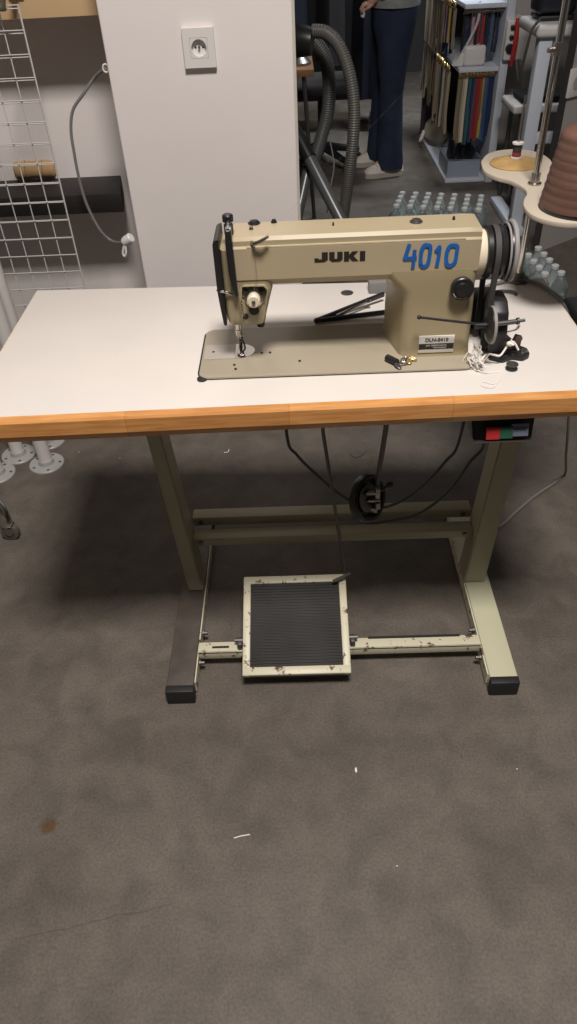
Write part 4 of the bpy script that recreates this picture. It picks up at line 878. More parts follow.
labs = ['black coat at the far left end of the clothes rail', 'navy coat second on the clothes rail', 'black coat third on the clothes rail', 'navy coat in the middle of the clothes rail behind the hose', 'charcoal coat right of the hose on the clothes rail', 'long navy coat at the right end of the rail beside the jeans']
xsG = [gx0+0.08+(gx1-gx0-0.16)*k/5 for k in range(6)]
for k in range(6): garment(xsG[k], 0.72, [0.5, 0.42, 0.55, 0.35, 0.44, 0.22][k], [m_char, m_navy, m_char, m_navy, m_char, m_navy][k], labs[k], k*1.3)
# dark cupboard behind the rail
q = MB(); q.bx(-0.5, 0.60, 6.1, 6.6, 0.0, 2.0, 0.01); DC = thing('dark_cupboard', (0.05, 6.35, 0), 'tall dark cupboard at the back of the room behind the coats', 'cupboard'); q.build('body', m_black_wood, DC)
for x0 in (-0.495, 0.055):
    q = MB(); q.bx(x0, x0+0.54, 6.08, 6.099, 0.05, 1.98, 0.004); dd_ = q.build('door', m_black_wood, DC)
    q = MB(); q.cyl((x0+(0.5 if x0 < 0 else 0.04), 6.065, 0.9), (x0+(0.5 if x0 < 0 else 0.04), 6.065, 1.1), 0.006, 8); q.build('handle', m_dsteel, dd_)

# ------------------------------------------------------------------ person (faces left of the photo)
def person():
    y0 = 3.98
    fn, ff = at(384, 175, z=0), at(371, 164, z=0)
    hip = at(394, 6, y=y0); zc = hip.z
    P = thing('person', ((fn.x+ff.x)/2+0.05, y0, 0), 'standing person in dark blue flared jeans, grey-green sweater and off-white sneakers', 'person')
    ank_n = V(at(389, 168, y=fn.y).x+0.005, fn.y, 0.09); ank_f = V(at(377, 158, y=ff.y).x+0.01, ff.y, 0.09)
    hx = at(395, 8, y=y0).x
    # body: one skin surface (pelvis, torso, neck, head core, arms, legs)
    vs = []; es = []; rs = []
    def v(p, r, pr=None):
        vs.append(Vector(p)); rs.append(r)
        if pr is not None: es.append((pr, len(vs)-1))
        return len(vs)-1
    pel = v((hx, y0, 0.93), 0.11); ch1 = v((hx-0.01, y0, 1.10), 0.10, pel); ch2 = v((hx, y0, 1.30), 0.11, ch1); nk = v((hx-0.005, y0, 1.42), 0.055, ch2)
    nk2 = v((hx-0.02, y0, 1.49), 0.048, nk); hd = v((hx-0.035, y0, 1.56), 0.075, nk2); hd2 = v((hx-0.035, y0, 1.64), 0.08, hd); v((hx-0.03, y0, 1.69), 0.05, hd2)
    for sy, an_ in ((-1, ank_n), (1, ank_f)):
        h = v((hx, y0+sy*0.09, 0.86), 0.085, pel); k = v(((hx+an_.x)/2-0.015, (y0+sy*0.09+an_.y)/2, 0.48), 0.055, h); a_ = v(an_, 0.037, k); v(an_+V(-0.10, 0, -0.045), 0.028, a_)
    hand_c = at(364, 8, y=y0-0.16)
    hands = []
    for sy, hc in ((-1, V(hand_c.x+0.02, y0-0.15, hand_c.z+0.02)), (1, V(hx-0.24, y0+0.10, 1.02))):
        sh_ = v((hx, y0+sy*0.17, 1.33), 0.06, ch2); el = v((hx+0.06, y0+sy*0.24, 1.06), 0.042, sh_); wr = v(hc+V(0.075, 0.0, 0.05), 0.026, el); pm = v(hc+V(0.03, 0, 0.02), 0.030, wr); v(hc+V(0.0, 0, 0.0), 0.026, pm)
        hands.append((hc, sy))
    me = bpy.data.meshes.new('body'); base = P.location
    me.from_pydata([q_-base for q_ in vs], es, [])
    o = bpy.data.objects.new('body', me); C.objects.link(o); o.parent = P
    sk = o.modifiers.new('skin', 'SKIN'); sk.use_smooth_shade = True
    for i, sv in enumerate(me.skin_vertices[0].data): sv.radius = (rs[i], rs[i])
    me.skin_vertices[0].data[0].use_root = True
    ss = o.modifiers.new('sub', 'SUBSURF'); ss.levels = ss.render_levels = 2
    bpy.context.view_layer.update()
    dg = bpy.context.evaluated_depsgraph_get(); m2 = bpy.data.meshes.new_from_object(o.evaluated_get(dg)); o.modifiers.clear(); 
    # fingers, thumb, nose and ears become part of the same body mesh
    fb = MB(); fb.bm.from_mesh(m2)
    for hc, sy in hands:
        c_ = hc-base
        for k in range(4):
            off = V(0.0, (k-1.5)*0.017, 0.0)
            l = [0.038, 0.044, 0.041, 0.032][k]
            fb.tube([c_+off+V(0.012, 0, 0), c_+off+V(-l*0.55, 0, -0.006), c_+off+V(-l*0.85, 0, -0.024), c_+off+V(-l*0.75, 0, -0.043)], [0.0095, 0.009, 0.008, 0.0065], 8)
        fb.tube([c_+V(0.03, -sy*-0.02, 0.0), c_+V(0.008, sy*0.035, -0.012), c_+V(-0.016, sy*0.034, -0.028)], [0.011, 0.010, 0.007], 8)
    fb.tube([V(hx-0.108, y0, 1.615)-base, V(hx-0.124, y0, 1.588)-base, V(hx-0.108, y0, 1.578)-base], [0.007, 0.013, 0.008], 8)
    for sy in (-1, 1): fb.sphere(V(hx-0.02, y0+sy*0.078, 1.60)-base, 0.028, 2, (0.7, 0.35, 1.1))
    bmesh.ops.recalc_face_normals(fb.bm, faces=fb.bm.faces[:]); m3 = bpy.data.meshes.new('body'); fb.bm.to_mesh(m3); fb.bm.free(); m3.materials.append(m_skin)
    for q_ in m3.polygons: q_.use_smooth = True
    o.data = m3
    for nm, z, r, m in (('eye', 1.622, 0.008, m_white), ('eyebrow', 1.645, 0.006, m_hair)):
        for sy in (-1, 1):
            b_ = MB(); b_.sphere((hx-0.106, y0+sy*0.032, z), r, 2, (0.6, 1.4, 0.7)); b_.build(nm, m, P)
    b_ = MB(); b_.sphere((hx-0.104, y0, 1.548), 0.008, 2, (0.6, 2.6, 0.6)); b_.build('mouth', mat('lips', (0.4, 0.14, 0.12), 0.5), P)
    b_ = MB(); b_.sphere((hx-0.012, y0, 1.655), 0.103, 3, (0.98, 0.93, 0.85)); b_.sphere((hx+0.045, y0, 1.56), 0.075, 3, (0.75, 1.05, 1.7)); b_.build('hair', m_hair, P)
    # jeans: two lofted legs and a seat
    J = MB()
    N = 22
    def ell(c, rx, ry, ph=0.0, wob=0.0):
        return [(c.x+rx*(1+wob*math.sin(3*t+ph))*math.cos(t), c.y+ry*(1+wob*math.cos(2*t+ph))*math.sin(t), c.z) for t in [2*PI*k/N for k in range(N)]]
    for sy, an_ in ((-1, ank_n), (1, ank_f)):
        hp_ = V(hx-0.005, y0+sy*0.085, 0.87)
        kn = V((hx+an_.x)/2-0.01, (hp_.y+an_.y)/2, 0.48)
        def lp(z):
            if z > 0.48: f = (z-0.48)/0.39; return kn.lerp(hp_, f)
            f = z/0.48; return V(an_.x+(kn.x-an_.x)*f, an_.y+(kn.y-an_.y)*f, z)
        rows = []
        for z, rx, ry in ((0.885, 0.128, 0.10), (0.80, 0.120, 0.097), (0.70, 0.100, 0.088), (0.60, 0.085, 0.08), (0.52, 0.074, 0.072), (0.44, 0.070, 0.069), (0.36, 0.070, 0.069), (0.26, 0.073, 0.072), (0.16, 0.077, 0.075), (0.09, 0.080, 0.078), (0.045, 0.082, 0.08)):
            c_ = lp(z); c_.z = z; rows.append(ell(c_, rx, ry, z*30+sy, 0.035))
        J.ring_loft(rows)
    J.ring_loft([ell(V(hx, y0, 0.80), 0.125, 0.165), ell(V(hx, y0, 0.88), 0.138, 0.19), ell(V(hx, y0, 0.95), 0.134, 0.185), ell(V(hx-0.005, y0, 1.02), 0.12, 0.17)])
    J.build('jeans', m_jeans, P, ang=70)
    Sw = MB(); zs = at(395, 9, y=y0-0.1).z
    hem = zs+0.012
    Sw.ring_loft([ell(V(hx-0.01, y0, hem), 0.150, 0.205), ell(V(hx-0.01, y0, hem+0.05), 0.158, 0.212), ell(V(hx-0.01, y0, 1.10), 0.15, 0.205), ell(V(hx, y0, 1.28), 0.145, 0.22), ell(V(hx, y0, 1.37), 0.115, 0.19), ell(V(hx, y0, 1.42), 0.075, 0.09), ell(V(hx-0.008, y0, 1.45), 0.062, 0.065)])
    for sy, hc in ((-1, hands[0][0]), (1, hands[1][0])):
        Sw.tube(spline([(hx, y0+sy*0.15, 1.35), (hx+0.03, y0+sy*0.22, 1.22), (hx+0.06, y0+sy*0.245, 1.07), hc+V(0.16, sy*0.03, 0.07), hc+V(0.07, 0, 0.045)], 5), [0.085]*5+[0.075]*5+[0.065]*5+[0.05]*5+[0.042], 16)
    Sw.build('sweater', m_sweat, P, ang=70)
    for an_, ln_ in ((ank_n, fn), (ank_f, ff)):
        dirx = V(-1, -0.22, 0).normalized(); side = V(dirx.y, -dirx.x, 0)
        c_ = V(an_.x, an_.y, 0)
        rows = []; sole = []
        for f, wv, h in ((-0.085, 0.026, 0.055), (-0.075, 0.036, 0.085), (-0.03, 0.042, 0.105), (0.03, 0.043, 0.097), (0.075, 0.046, 0.078), (0.12, 0.047, 0.064), (0.15, 0.040, 0.052), (0.168, 0.024, 0.040)):
            p_ = c_+dirx*f
            rows.append([p_+side*wv*math.cos(t)*(1.0 if math.sin(t) < 0.3 else 0.85)+V(0, 0, 0.022+max(0, math.sin(t))*(h-0.022)) for t in [2*PI*k/16 for k in range(16)]])
            sole.append([p_+side*wv*1.06*sx_+V(0, 0, z_) for sx_, z_ in ((-1, 0.0), (1, 0.0), (1.0, 0.028), (-1.0, 0.028))])
        q = MB(); q.ring_loft(rows); sh2 = q.build('shoe', m_shoe, P, ang=60)
        q = MB(); q.ring_loft(sole); q.build('sole', m_sole, sh2)
        q = MB()
        for k in range(4):
            p_ = c_+dirx*(0.05+0.02*k)+V(0, 0, 0.092-0.011*k); q.tube([p_-side*0.025, p_+V(0, 0, 0.003), p_+side*0.025], 0.003, 6)
        q.build('laces', m_white, sh2)
    ph = hand_c+V(0.02, 0.01, -0.03)
    q = MB(); q.box(hands[0][0]+V(-0.018, 0.005, -0.03), (0.02, 0.05, 0.07), Matrix.Rotation(0.3, 3, 'Y'), 0.005)
    tag(q.build('paper_slip', m_white), 'small white slip held in the hand of the standing person', 'paper')
person()

# ------------------------------------------------------------------ shelf unit with hanging zippers
UX0, UX1, UY0, UY1 = 0.945, 1.185, 3.66, 4.75
SU = thing('shelf_unit', ((UX0+UX1)/2, (UY0+UY1)/2, 0), 'white open shelf unit hung with zippers and ribbons beside the standing person', 'shelf unit')
q = MB(); q.bx(UX0, UX1, UY0, UY1, 0.0, 0.022, 0.003); q.build('base_board', m_shelfw, SU)
zs1 = at(470, 68, y=UY0).z; zs2 = at(470, 4, y=UY0).z
q = MB(); q.bx(UX0+0.02, UX1, UY0, UY1, zs1-0.022, zs1, 0.002); q.build('shelf_board', m_shelfw, SU)
q = MB(); q.bx(UX0+0.02, UX1, UY0, UY1, zs2-0.022, zs2, 0.002); q.build('shelf_board', m_shelfw, SU)
q = MB(); q.bx(UX1, UX1+0.045, UY0-0.02, UY1, 0.0, 1.7, 0.003); q.build('side_panel', m_shelfw, SU)
q = MB(); q.bx(UX0, UX1, UY1, UY1+0.02, 0.0, 1.7, 0.002); q.build('back_panel', m_dark_wall, SU)
for z in (zs1-0.035, zs2-0.035):
    q = MB(); q.cyl((UX0+0.03, UY0+0.03, z), (UX1, UY0+0.03, z), 0.005, 8); q.cyl((UX0-0.030, UY0+0.02, z+0.035), (UX0-0.030, UY1, z+0.035), 0.005, 8); q.build('hanging_rod', m_steel, SU)
cols = [('olive', (0.16, 0.14, 0.07)), ('beige', (0.42, 0.35, 0.26)), ('dark green', (0.02, 0.06, 0.05)), ('teal', (0.03, 0.10, 0.13)), ('navy', (0.015, 0.025, 0.07)), ('red', (0.28, 0.02, 0.03)), ('rust', (0.22, 0.08, 0.03)), ('gold', (0.42, 0.30, 0.08)), ('blue', (0.03, 0.07, 0.20)), ('slate blue', (0.06, 0.10, 0.17)), ('black', (0.015, 0.015, 0.015)), ('pink', (0.42, 0.25, 0.30)), ('cream', (0.55, 0.48, 0.38)), ('taupe', (0.26, 0.21, 0.155))]
zm = {n: mat(n.replace(' ', '_')+'_tape', c, 0.8) for n, c in cols}
def strip(x, y, zt_s, ln, cname, wdt, turn, lab, grp, hook=True, name='zipper'):
    Z = thing(name, (x, y, zt_s-ln), lab, 'zipper' if name == 'zipper' else 'ribbon', grp)
    q = MB(); n = 10; rows = []
    ph = random.random()*6
    for k in range(n+1):
        z = zt_s-ln*k/n; b_ = 0.008*math.sin(ph+k*0.6)*k/n
        c_, s_ = math.cos(turn), math.sin(turn)
        ctr = V(x+b_*s_, y+b_*c_, z); u_ = V(c_, s_, 0)*wdt/2; w_ = V(-s_, c_, 0)*0.002
        rows.append([ctr-u_-w_, ctr+u_-w_, ctr+u_+w_, ctr-u_+w_])
    q.ring_loft(rows); q.build('tape', zm[cname], Z)
    if hook:
        q = MB(); q.tube([(x-0.006, y-0.014*math.sin(t)-0.006, zt_s+0.016+0.016*math.cos(t)) for t in [(-0.6+4.4*k/9) for k in range(10)]], 0.0045, 6); q.build('hook', m_brass, Z)
zz1 = zs1-0.05
seqf = ['taupe', 'olive', 'beige', 'cream', 'dark green', 'teal', 'navy', 'teal', 'red', 'red', 'rust', 'gold', 'slate blue', 'blue', 'navy', 'navy']
lo_len = zz1-0.20
where = 'on the lower front rod of the white shelf unit'
cnt = {}
for k, cn in enumerate(seqf):
    x = UX0+0.035+(UX1-UX0-0.05)*k/(len(seqf)-1)
    strip(x, UY0+0.03+random.uniform(-0.006, 0.006), zz1, lo_len*random.uniform(0.86, 1.0), cn, 0.016, random.uniform(-0.5, 0.5), f'{cn} zipper hanging {where}', 'zippers on the lower front rod')
seqs = ['beige', 'taupe', 'olive', 'cream', 'taupe', 'dark green', 'olive', 'beige', 'taupe', 'beige', 'taupe', 'olive']
for k, cn in enumerate(seqs):
    y = UY0+0.03+(0.42)*k/(len(seqs)-1)
    strip(UX0-0.030+random.uniform(-0.006, 0.006), y, zs1-0.02, lo_len*random.uniform(0.75, 0.95), cn, 0.020, 0.6+random.uniform(-0.4, 0.3), f'{cn} zipper on the lower side rod of the shelf unit facing the person', 'zippers on the lower side rod')
for k, cn in enumerate(['taupe', 'black', 'gold', 'navy', 'pink', 'black', 'taupe', 'olive']):
    strip(UX0-0.030+random.uniform(-0.004, 0.004), UY0+0.03+0.05*k, zs2-0.02, (zs2-zs1)*random.uniform(0.55, 0.85), cn, 0.020, 0.6+random.uniform(-0.4, 0.3), f'{cn} zipper on the upper side rod of the shelf unit facing the person', 'zippers on the upper side rod')
sequ = ['black', 'navy', 'black', 'pink', 'black', 'red', 'red', 'black', 'navy', 'slate blue', 'black', 'navy']
for k, cn in enumerate(sequ):
    x = UX0+0.035+(UX1-UX0-0.05)*k/(len(sequ)-1)
    strip(x, UY0+0.06+random.uniform(-0.01, 0.03), zs2-0.05, (zs2-zs1)*random.uniform(0.6, 0.82), cn, 0.015, random.uniform(-0.4, 0.4), f'{cn} zipper hanging on the upper front rod of the white shelf unit', 'zippers on the upper front rod')
for k, cn in enumerate(['taupe', 'olive', 'taupe', 'taupe', 'olive', 'taupe', 'beige', 'beige', 'taupe', 'beige']):
    y = UY0+0.46+0.60*k/9
    strip(UX0-0.015, y, zs2-0.03, zs2-0.36+random.uniform(-.05, .08), cn, 0.085 if k < 6 else 0.05, 1.35+random.uniform(-0.25, 0.25), f'long {cn} fabric ribbon hanging down the side of the shelf unit', 'long ribbons down the shelf side', hook=False, name='ribbon')
# white iron on the shelf
p = at(468, 58, y=UY0+0.07)
IR = thing('steam_iron', (p.x, UY0+0.09, zs1), 'white steam iron standing on the middle board of the shelf unit', 'iron')
q = MB(); q.box((p.x+0.03, UY0+0.09, zs1+0.051), (0.125, 0.11, 0.10), None, 0.018, 3); q.build('water_tank', m_white, IR)
q = MB(); q.prism([(x, UY0+0.045, z) for x, z in ((p.x-0.085, zs1+0.002), (p.x-0.03, zs1+0.002), (p.x-0.025, zs1+0.07), (p.x-0.045, zs1+0.06))], (0, 0.07, 0), 0.005); q.build('nose', m_white, IR)
q = MB(); q.tube(spline([(p.x-0.06, UY0+0.06, zs1+0.03), (p.x-0.03, UY0+0.055, zs1+0.08), (p.x+0.0, UY0+0.05, zs1+0.14), (p.x+0.03, UY0+0.05, zs1+0.22), (p.x+0.03, UY0+0.05, zs1+0.30)], 6), 0.008, 10); q.build('steam_hose', mat('pale_hose', (0.55, 0.52, 0.58), 0.5), IR)
# clear bin with blue things on the base board
b0, b1 = at(437, 176, z=0.022), at(486, 170, z=0.022)
bx0_, bx1_, bya, byb = UX0+0.012, UX1-0.03, UY0+0.03, UY0+0.33
BN = thing('storage_bin', ((bx0_+bx1_)/2, (bya+byb)/2, 0.022), 'clear plastic bin with grey lid rim on the shelf unit base board', 'bin')
q = MB(); zbn = 0.0225
for (x0, x1, y0, y1) in ((bx0_, bx1_, bya, bya+0.003), (bx0_, bx1_, byb-0.003, byb), (bx0_, bx0_+0.003, bya, byb), (bx1_-0.003, bx1_, bya, byb)): q.bx(x0, x1, y0, y1, zbn, zbn+0.10)
q.bx(bx0_, bx1_, bya, byb, zbn, zbn+0.003); q.build('tub', m_bin, BN)
q = MB(); q.tube([(bx0_-0.003, bya-0.003, zbn+0.10), (bx1_+0.003, bya-0.003, zbn+0.10), (bx1_+0.003, byb+0.003, zbn+0.10), (bx0_-0.003, byb+0.003, zbn+0.10)], 0.006, 8, closed=True); q.build('rim', mat('grey_blue_rim', (0.25, 0.28, 0.34), 0.4), BN)
q = MB(); q.box(((bx0_+bx1_)/2, bya+0.10, zbn+0.026), (0.15, 0.16, 0.045), None, 0.01, 2)
tag(q.build('cloth_pack', mat('bright_blue_cloth', (0.04, 0.13, 0.42), 0.6)), 'folded bright blue cloth in the bottom of the clear bin', 'cloth')
for k, (dx, dy, dz, an_) in enumerate(((-0.055, 0.19, 0.10, -0.25), (0.0, 0.19, 0.11, -0.25), (0.055, 0.19, 0.10, -0.25))):
    q = MB(); q.box(((bx0_+bx1_)/2+dx, bya+dy, zbn+dz), (0.035, 0.22, 0.022), Matrix.Rotation(an_, 3, 'Z') @ Matrix.Rotation(0.35, 3, 'X'), 0.005)
    tag(q.build('black_tool', m_black), ['dark tool leaning left in the clear bin', 'dark tool in the middle of the clear bin, highest of three', 'dark tool leaning right in the clear bin'][k], 'tool')
# basket / bag at floor by the person
p = at(418, 143, z=0.022)
BG2 = thing('fabric_bag', (UX0+0.08, p.y+0.05, 0.022), 'slouched beige fabric bag on the base board under the long ribbons', 'bag')
q = MB(); q.ring_loft([[(UX0+0.08+rx*math.cos(t), p.y+0.05+ry*math.sin(t)*(1+0.1*math.sin(3*t)), z) for t in [2*PI*k/20 for k in range(20)]] for z, rx, ry in ((0.0225, 0.07, 0.16), (0.06, 0.085, 0.18), (0.12, 0.07, 0.15), (0.155, 0.04, 0.1))]); q.build('sack', mat('beige_canvas', (0.30, 0.26, 0.21), 0.9, bump=0.4, bscale=25), BG2)
q = MB(); q.tube(spline([(UX0-0.01, p.y-0.02, 0.10), (UX0-0.035, p.y-0.04, 0.05), (UX0-0.03, p.y+0.03, 0.03), (UX0-0.005, p.y+0.05, 0.09)], 6), 0.008, 8); q.build('strap', m_platew, BG2)

# ------------------------------------------------------------------ grey wall right of the unit with a control box
RWY = 3.9
struct('wall_far', MB().bx(UX1+0.05, 3.0, RWY, RWY+0.1, 0, 4.0), m_greyb)
c0, c1 = at(506, 20, y=3.6), at(519, 60, y=3.6)
CB = thing('control_box', ((c0.x+c1.x)/2, 3.7, c1.z), 'white control box with black knobs mounted beside the shelf unit', 'control box')
q = MB(); q.bx(c0.x+0.012, c1.x+0.03, 3.60, RWY, c1.z, c0.z, 0.008); q.build('case', m_white, CB)
for k, (f, r) in enumerate(((0.18, 0.012), (0.42, 0.012), (0.70, 0.024))):
    q = MB(); q.lathe((c0.x+0.040, 3.60, c0.z-(c0.z-c1.z)*f), (0, -1, 0), [(0, r), (0.014, r*0.9), (0.016, r*0.5)], 16); q.build('knob', m_black, CB)
q = MB(); q.tube(spline([at(518, 18, y=3.56), at(516, 40, y=3.55), at(511, 66, y=3.56)], 4), [0.012]*4+[0.014]*4+[0.008], 8)
tag(q.build('red_ribbon', m_red), 'red ribbon hanging over the front of the white control box', 'ribbon')

# ------------------------------------------------------------------ second sewing table on the right
TY = 2.75
t0_, t1_ = at(538, 28, y=TY), at(577, 33, y=TY)
tz = (t0_.z+t1_.z)/2
S2 = thing('second_sewing_table', (t1_.x+0.2, TY+0.25, 0), 'white second sewing table with pale steel leg at the upper right', 'table')
q = MB(); q.bx(t0_.x, t0_.x+1.1, TY, TY+0.34, tz-0.028, tz+0.022, 0.018, 4); q.build('table_top', m_white, S2)
la, lb = at(549, 38, y=TY+0.03), at(528, 152, y=TY+0.03)
lx = (la.x+lb.x)/2
for x in (lx, lx+0.8):
    q = MB(); q.bx(x-0.035, x+0.025, TY+0.03, TY+0.09, 0.04, tz-0.028, 0.004); lg = q.build('leg', m_shelfw, S2)
    q = MB(); q.bx(x-0.035, x+0.025, TY-0.02, TY+0.5, 0.0, 0.04, 0.004); q.build('foot_rail', m_shelfw, lg)
q = MB(); q.bx(lx+0.026, lx+0.764, TY+0.05, TY+0.08, 0.42, 0.47, 0.003); q.build('cross_rail', m_shelfw, S2)
q = MB(); q.bx(t0_.x+0.06, t0_.x+0.62, TY+0.05, TY+0.09, tz-0.055, tz-0.0285, 0.003); q.build('mounting_rail', m_shelfw, S2)
h0 = at(545, 8, y=TY+0.2)
M2 = thing('second_sewing_machine', (h0.x+0.05, TY+0.2, tz+0.022), 'dark sewing machine on the white second table at the upper right', 'sewing machine')
zt3 = tz+0.0225
q = MB(); q.bx(h0.x-0.04, h0.x+0.40, TY+0.1, TY+0.28, zt3, zt3+0.02, 0.006); q.build('bed', m_blackm, M2)
q = MB(); q.bx(h0.x+0.28, h0.x+0.40, TY+0.13, TY+0.26, zt3+0.02, zt3+0.20, 0.02, 3); q.bx(h0.x-0.05, h0.x+0.40, TY+0.13, TY+0.26, zt3+0.16, zt3+0.27, 0.02, 3); q.build('arm', mat('dark_navy_enamel', (0.02, 0.022, 0.035), 0.4), M2)
q = MB(); q.bx(h0.x-0.06, h0.x+0.12, TY+0.10, TY+0.26, zt3+0.022, zt3+0.20, 0.03, 3); q.build('head', mat('dark_head_enamel', (0.018, 0.02, 0.03), 0.4), M2)
q = MB(); q.cyl((h0.x, TY+0.19, zt3+0.02), (h0.x, TY+0.19, zt3+0.07), 0.006, 10); q.build('needle_bar', m_chrome, M2)
q = MB(); q.lathe((h0.x+0.40, TY+0.195, zt3+0.215), (1, 0, 0), [(0, 0.03), (0.005, 0.06), (0.03, 0.06), (0.035, 0.04)], 24); q.build('handwheel', m_black, M2)
cb2 = [at(541, 18, y=TY-0.02), at(532, 30, y=TY-0.03), at(527, 48, y=TY-0.03), at(522, 68, y=TY-0.02), at(519, 82, y=TY), at(517, 70, y=TY+0.01), at(516, 60, y=TY+0.02)]
cable('hanging_cable', cb2, 0.006, m_dark_cord, 'thin black cable looping down from the second sewing table')
# small stool/pedal tray below
pz = at(528, 108, y=3.2)
SE = thing('pedal_shelf', (pz.x+0.1, 3.3, 0), 'white low stool with dark seat pad behind the pale steel leg', 'stool')
q = MB(); q.bx(pz.x-0.085, pz.x+0.32, 3.16, 3.44, pz.z-0.02, pz.z+0.02, 0.012, 3); q.build('seat_board', m_white, SE)
q = MB(); q.box((pz.x+0.12, 3.30, pz.z+0.036), (0.32, 0.2, 0.032), None, 0.014, 3); q.build('seat_pad', m_char, SE)
for dx in (-0.03, 0.27):
    for y in (3.2, 3.4):
        q = MB(); q.cyl((pz.x+dx, y, 0), (pz.x+dx, y, pz.z-0.02), 0.012, 10); q.build('leg', m_dsteel, SE)
# grey post panel with socket + low cabinet corner
g0 = at(538, 252, z=0); g1 = at(577, 237, z=0)
dv = (g1-g0).normalized(); nv = V(-dv.y, dv.x, 0)
if nv.x > 0: pass
PT = thing('grey_partition', (g0.x, g0.y, 0), 'pale grey partition panel standing on the floor behind the brown thread cone', 'partition')
q = MB(); A = g0; B = g0+dv*0.36; Cc = B+nv*0.03; Dd = A+nv*0.03
q.ring_loft([[V(p_.x, p_.y, z) for p_ in (A, B, Cc, Dd)] for z in (0.0, 2.2)]); q.build('panel', m_greyb, PT, smooth=False)
q = MB(); A2 = A-dv*0.012; q.ring_loft([[V(p_.x, p_.y, z) for p_ in (A2, A-dv*0.0005, Dd-dv*0.0005, Dd-dv*0.012)] for z in (0.0, 2.2)]); q.build('shaded_edge', m_dsteel, PT, smooth=False)  # shade on the panel's left side, put in as a dark strip
sd = fw+rt*(575-288.5)/F-up*(82-512)/F; nn_ = V(-dv.y, dv.x, 0); tt = (g0-CAM).dot(nn_)/sd.dot(nn_); sp2 = CAM+sd*tt
ang_ = math.atan2(dv.y, dv.x)
q = MB(); q.box(sp2-nn_*0.0065, (0.10, 0.012, 0.11), Matrix.Rotation(ang_, 3, 'Z'), 0.003); so = q.build('socket_plate', m_white, PT)
q = MB(); q.lathe(sp2-nn_*0.0125, -nn_, [(0, 0.03), (0.002, 0.028)], 20); q.build('socket_face', m_greyb, so)

# ------------------------------------------------------------------ water bottle packs on the floor
def bottle(name, group, lab):
    Bt = thing(name, (0, 0, 0), lab, 'bottle', group)
    q = MB(); q.lathe((0, 0, 0), (0, 0, 1), [(0, 0.026), (0.004, 0.031), (0.05, 0.0315), (0.058, 0.029), (0.066, 0.0315), (0.12, 0.0315), (0.14, 0.031), (0.165, 0.022), (0.182, 0.0135), (0.195, 0.013)], 18); q.build('body', m_bottle, Bt)
    q = MB(); q.lathe((0, 0, 0.1955), (0, 0, 1), [(0, 0.0155), (0.012, 0.0155), (0.014, 0.013)], 16); q.build('cap', m_cap, Bt)
    q = MB(); q.lathe((0, 0, 0.075), (0, 0, 1), [(0, 0.0322), (0.04, 0.0322)], 18); q.build('label_band', mat('pale_bottle_label', (0.42, 0.47, 0.48), 0.5), Bt)
    return Bt
proto = bottle('water_bottle', 'water bottles in the pack behind the machine', 'clear water bottle with pale cap in the pack on the floor behind the machine arm')
pa, pb = at(396, 203, z=0.2), at(482, 207, z=0.2)
ux = (pb-pa); ux.z = 0; nbt = max(4, int(ux.length/0.066)); ux.normalize(); uy = V(-ux.y, ux.x, 0)
first = True
for r in range(4):
    for k in range(nbt+1):
        p_ = pa+ux*(0.066*k+0.01+random.uniform(-0.001, 0.001))+uy*(0.066*r-0.05+random.uniform(-0.001, 0.001)); p_.z = 0.0
        if first: proto.location = p_; first = False
        else: copy_tree(proto, p_)
pk = at(530, 268, z=0.1)
prot2 = copy_tree(proto, V(0, 0, 0), 'clear water bottle in the second pack on the floor behind the table corner'); prot2['group'] = 'water bottles in the pack behind the table corner'
q0_ = at(523, 250, z=0.2); q1_ = at(545, 272, z=0.2)
wx = q1_-q0_; wx.z = 0; wx.normalize(); wy_ = V(wx.y, -wx.x, 0)
first = True
e_ = at(546, 276, z=0.2)-q0_; e_.z = 0; e_.normalize(); f_ = V(-e_.y, e_.x, 0)
if f_.y < 0: f_ = -f_
for r in range(2):
    for k in range(5):
        p_ = q0_+e_*(0.066*k)+f_*(0.066*r); p_.z = 0
        if first: prot2.location = p_; first = False
        else: copy_tree(prot2, p_)
def wrap(o_, e_, f_, le, lf, lab):
    q = MB(); rings = []; rnd = random.Random(3)
    for z, g in ((0.004, 0.036), (0.05, 0.037), (0.10, 0.036), (0.15, 0.037), (0.172, 0.026), (0.188, 0.012)):
        r_ = []
        for u, v in rrect(-g, le+g, -g, lf+g, 0.03, 3):
            j_ = V(rnd.uniform(0, 0.004), rnd.uniform(0, 0.004), rnd.uniform(-0.004, 0.004)); p_ = o_+e_*u+f_*v; r_.append(V(p_.x, p_.y, z)+j_)
        rings.append(r_)
    q.ring_loft(rings, cap=False); tag(q.build('shrink_wrap', m_wrap, ang=10), lab, 'plastic film')
wrap(pa+ux*0.01-uy*0.05, ux, uy, 0.066*nbt, 0.198, 'clear shrink film around the bottle pack behind the machine arm')
wrap(q0_, e_, f_, 0.264, 0.066, 'clear shrink film around the smaller bottle pack behind the table corner')
p = at(583, 320, z=0.3)
FB = thing('floor_case', (p.x+0.12, p.y+0.05, 0), 'black case standing on the floor at the right photo edge beyond the table', 'case')
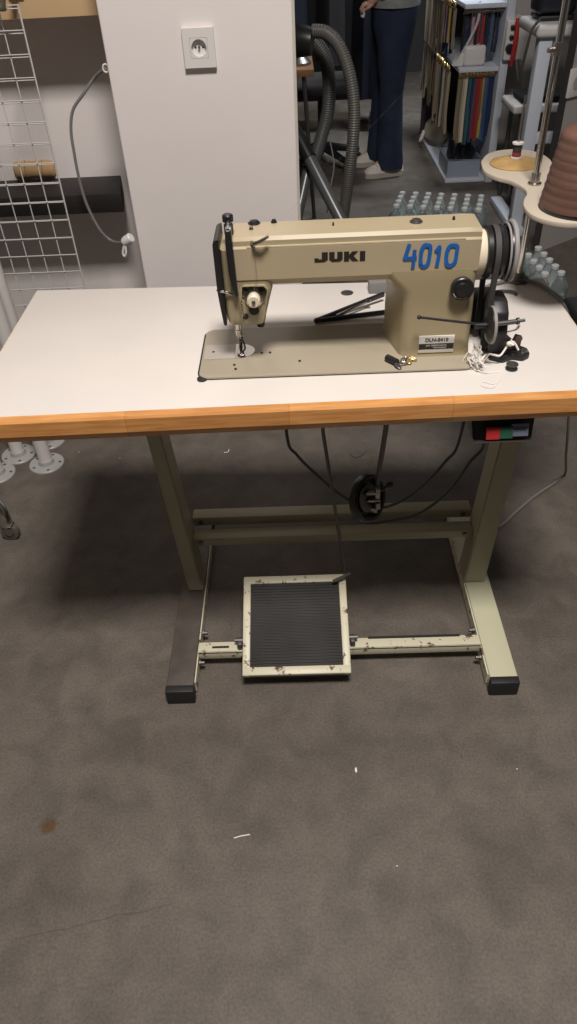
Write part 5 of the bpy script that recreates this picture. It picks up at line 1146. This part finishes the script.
q = MB(); q.bx(p.x-0.02, p.x+0.26, p.y-0.08, p.y+0.2, 0.0, 0.3, 0.03, 3); q.build('case_body', m_black, FB)
q = MB(); q.tube(spline([(p.x+0.04, p.y+0.06, 0.295), (p.x+0.06, p.y+0.06, 0.33), (p.x+0.18, p.y+0.06, 0.33), (p.x+0.2, p.y+0.06, 0.295)], 5), 0.01, 10); q.build('handle', m_black, FB)

# ------------------------------------------------------------------ litter on the floor
def litter(name, pts, r, m, lab, cat='litter'):
    q = MB(); q.tube(spline([at(u, v, z=r+0.0003) for u, v in pts], 4), r, 6); return tag(q.build(name, m), lab, cat)
litter('thread_snip', [(234, 838), (241, 836), (250, 834.5)], 0.0012, m_thread, 'white thread snip lying alone on the foreground floor')
litter('thread_curl', [(349, 453), (354, 457), (361, 456), (366, 451)], 0.0012, m_dark_cord, 'curled dark thread on the floor under the table left of the knee pad')
litter('thread_snip', [(224, 452.5), (228, 452), (229, 449.5)], 0.0013, m_thread, 'pale scrap of thread on the floor under the table behind the left post')
q = MB(); c_ = at(356, 770, z=0.002); q.sphere(c_, 0.004, 1, (0.7, 1.8, 0.5)); tag(q.build('paper_scrap', m_thread), 'tiny pale paper scrap on the floor in front of the treadle', 'scrap')
for u, v, lab in ((517, 769, 'pale crumb on the floor right of the treadle near the photo edge'), (397, 866, 'pale crumb on the open floor below the paper scrap'), (79, 452, 'pale crumb on the floor beside the white flanged legs'), (120, 458, 'pale crumb on the floor between flanged legs and left post')):
    q = MB(); q.sphere(at(u, v, z=0.0012), 0.0016, 1, (1.3, 0.8, 0.7)); tag(q.build('crumb', m_thread), lab, 'crumb')
for u, v, lab in ((254, 769, 'dark crumb on the floor below the treadle'), (199, 817, 'dark crumb on the floor left of the white thread snip'), (533, 877, 'dark crumb on the floor near the lower right'), (218, 473, 'dark crumb on the shadowed floor under the table')):
    q = MB(); q.sphere(at(u, v, z=0.0014), 0.0018, 1, (1.2, 0.9, 0.7)); tag(q.build('crumb', m_dark_cord), lab, 'crumb')
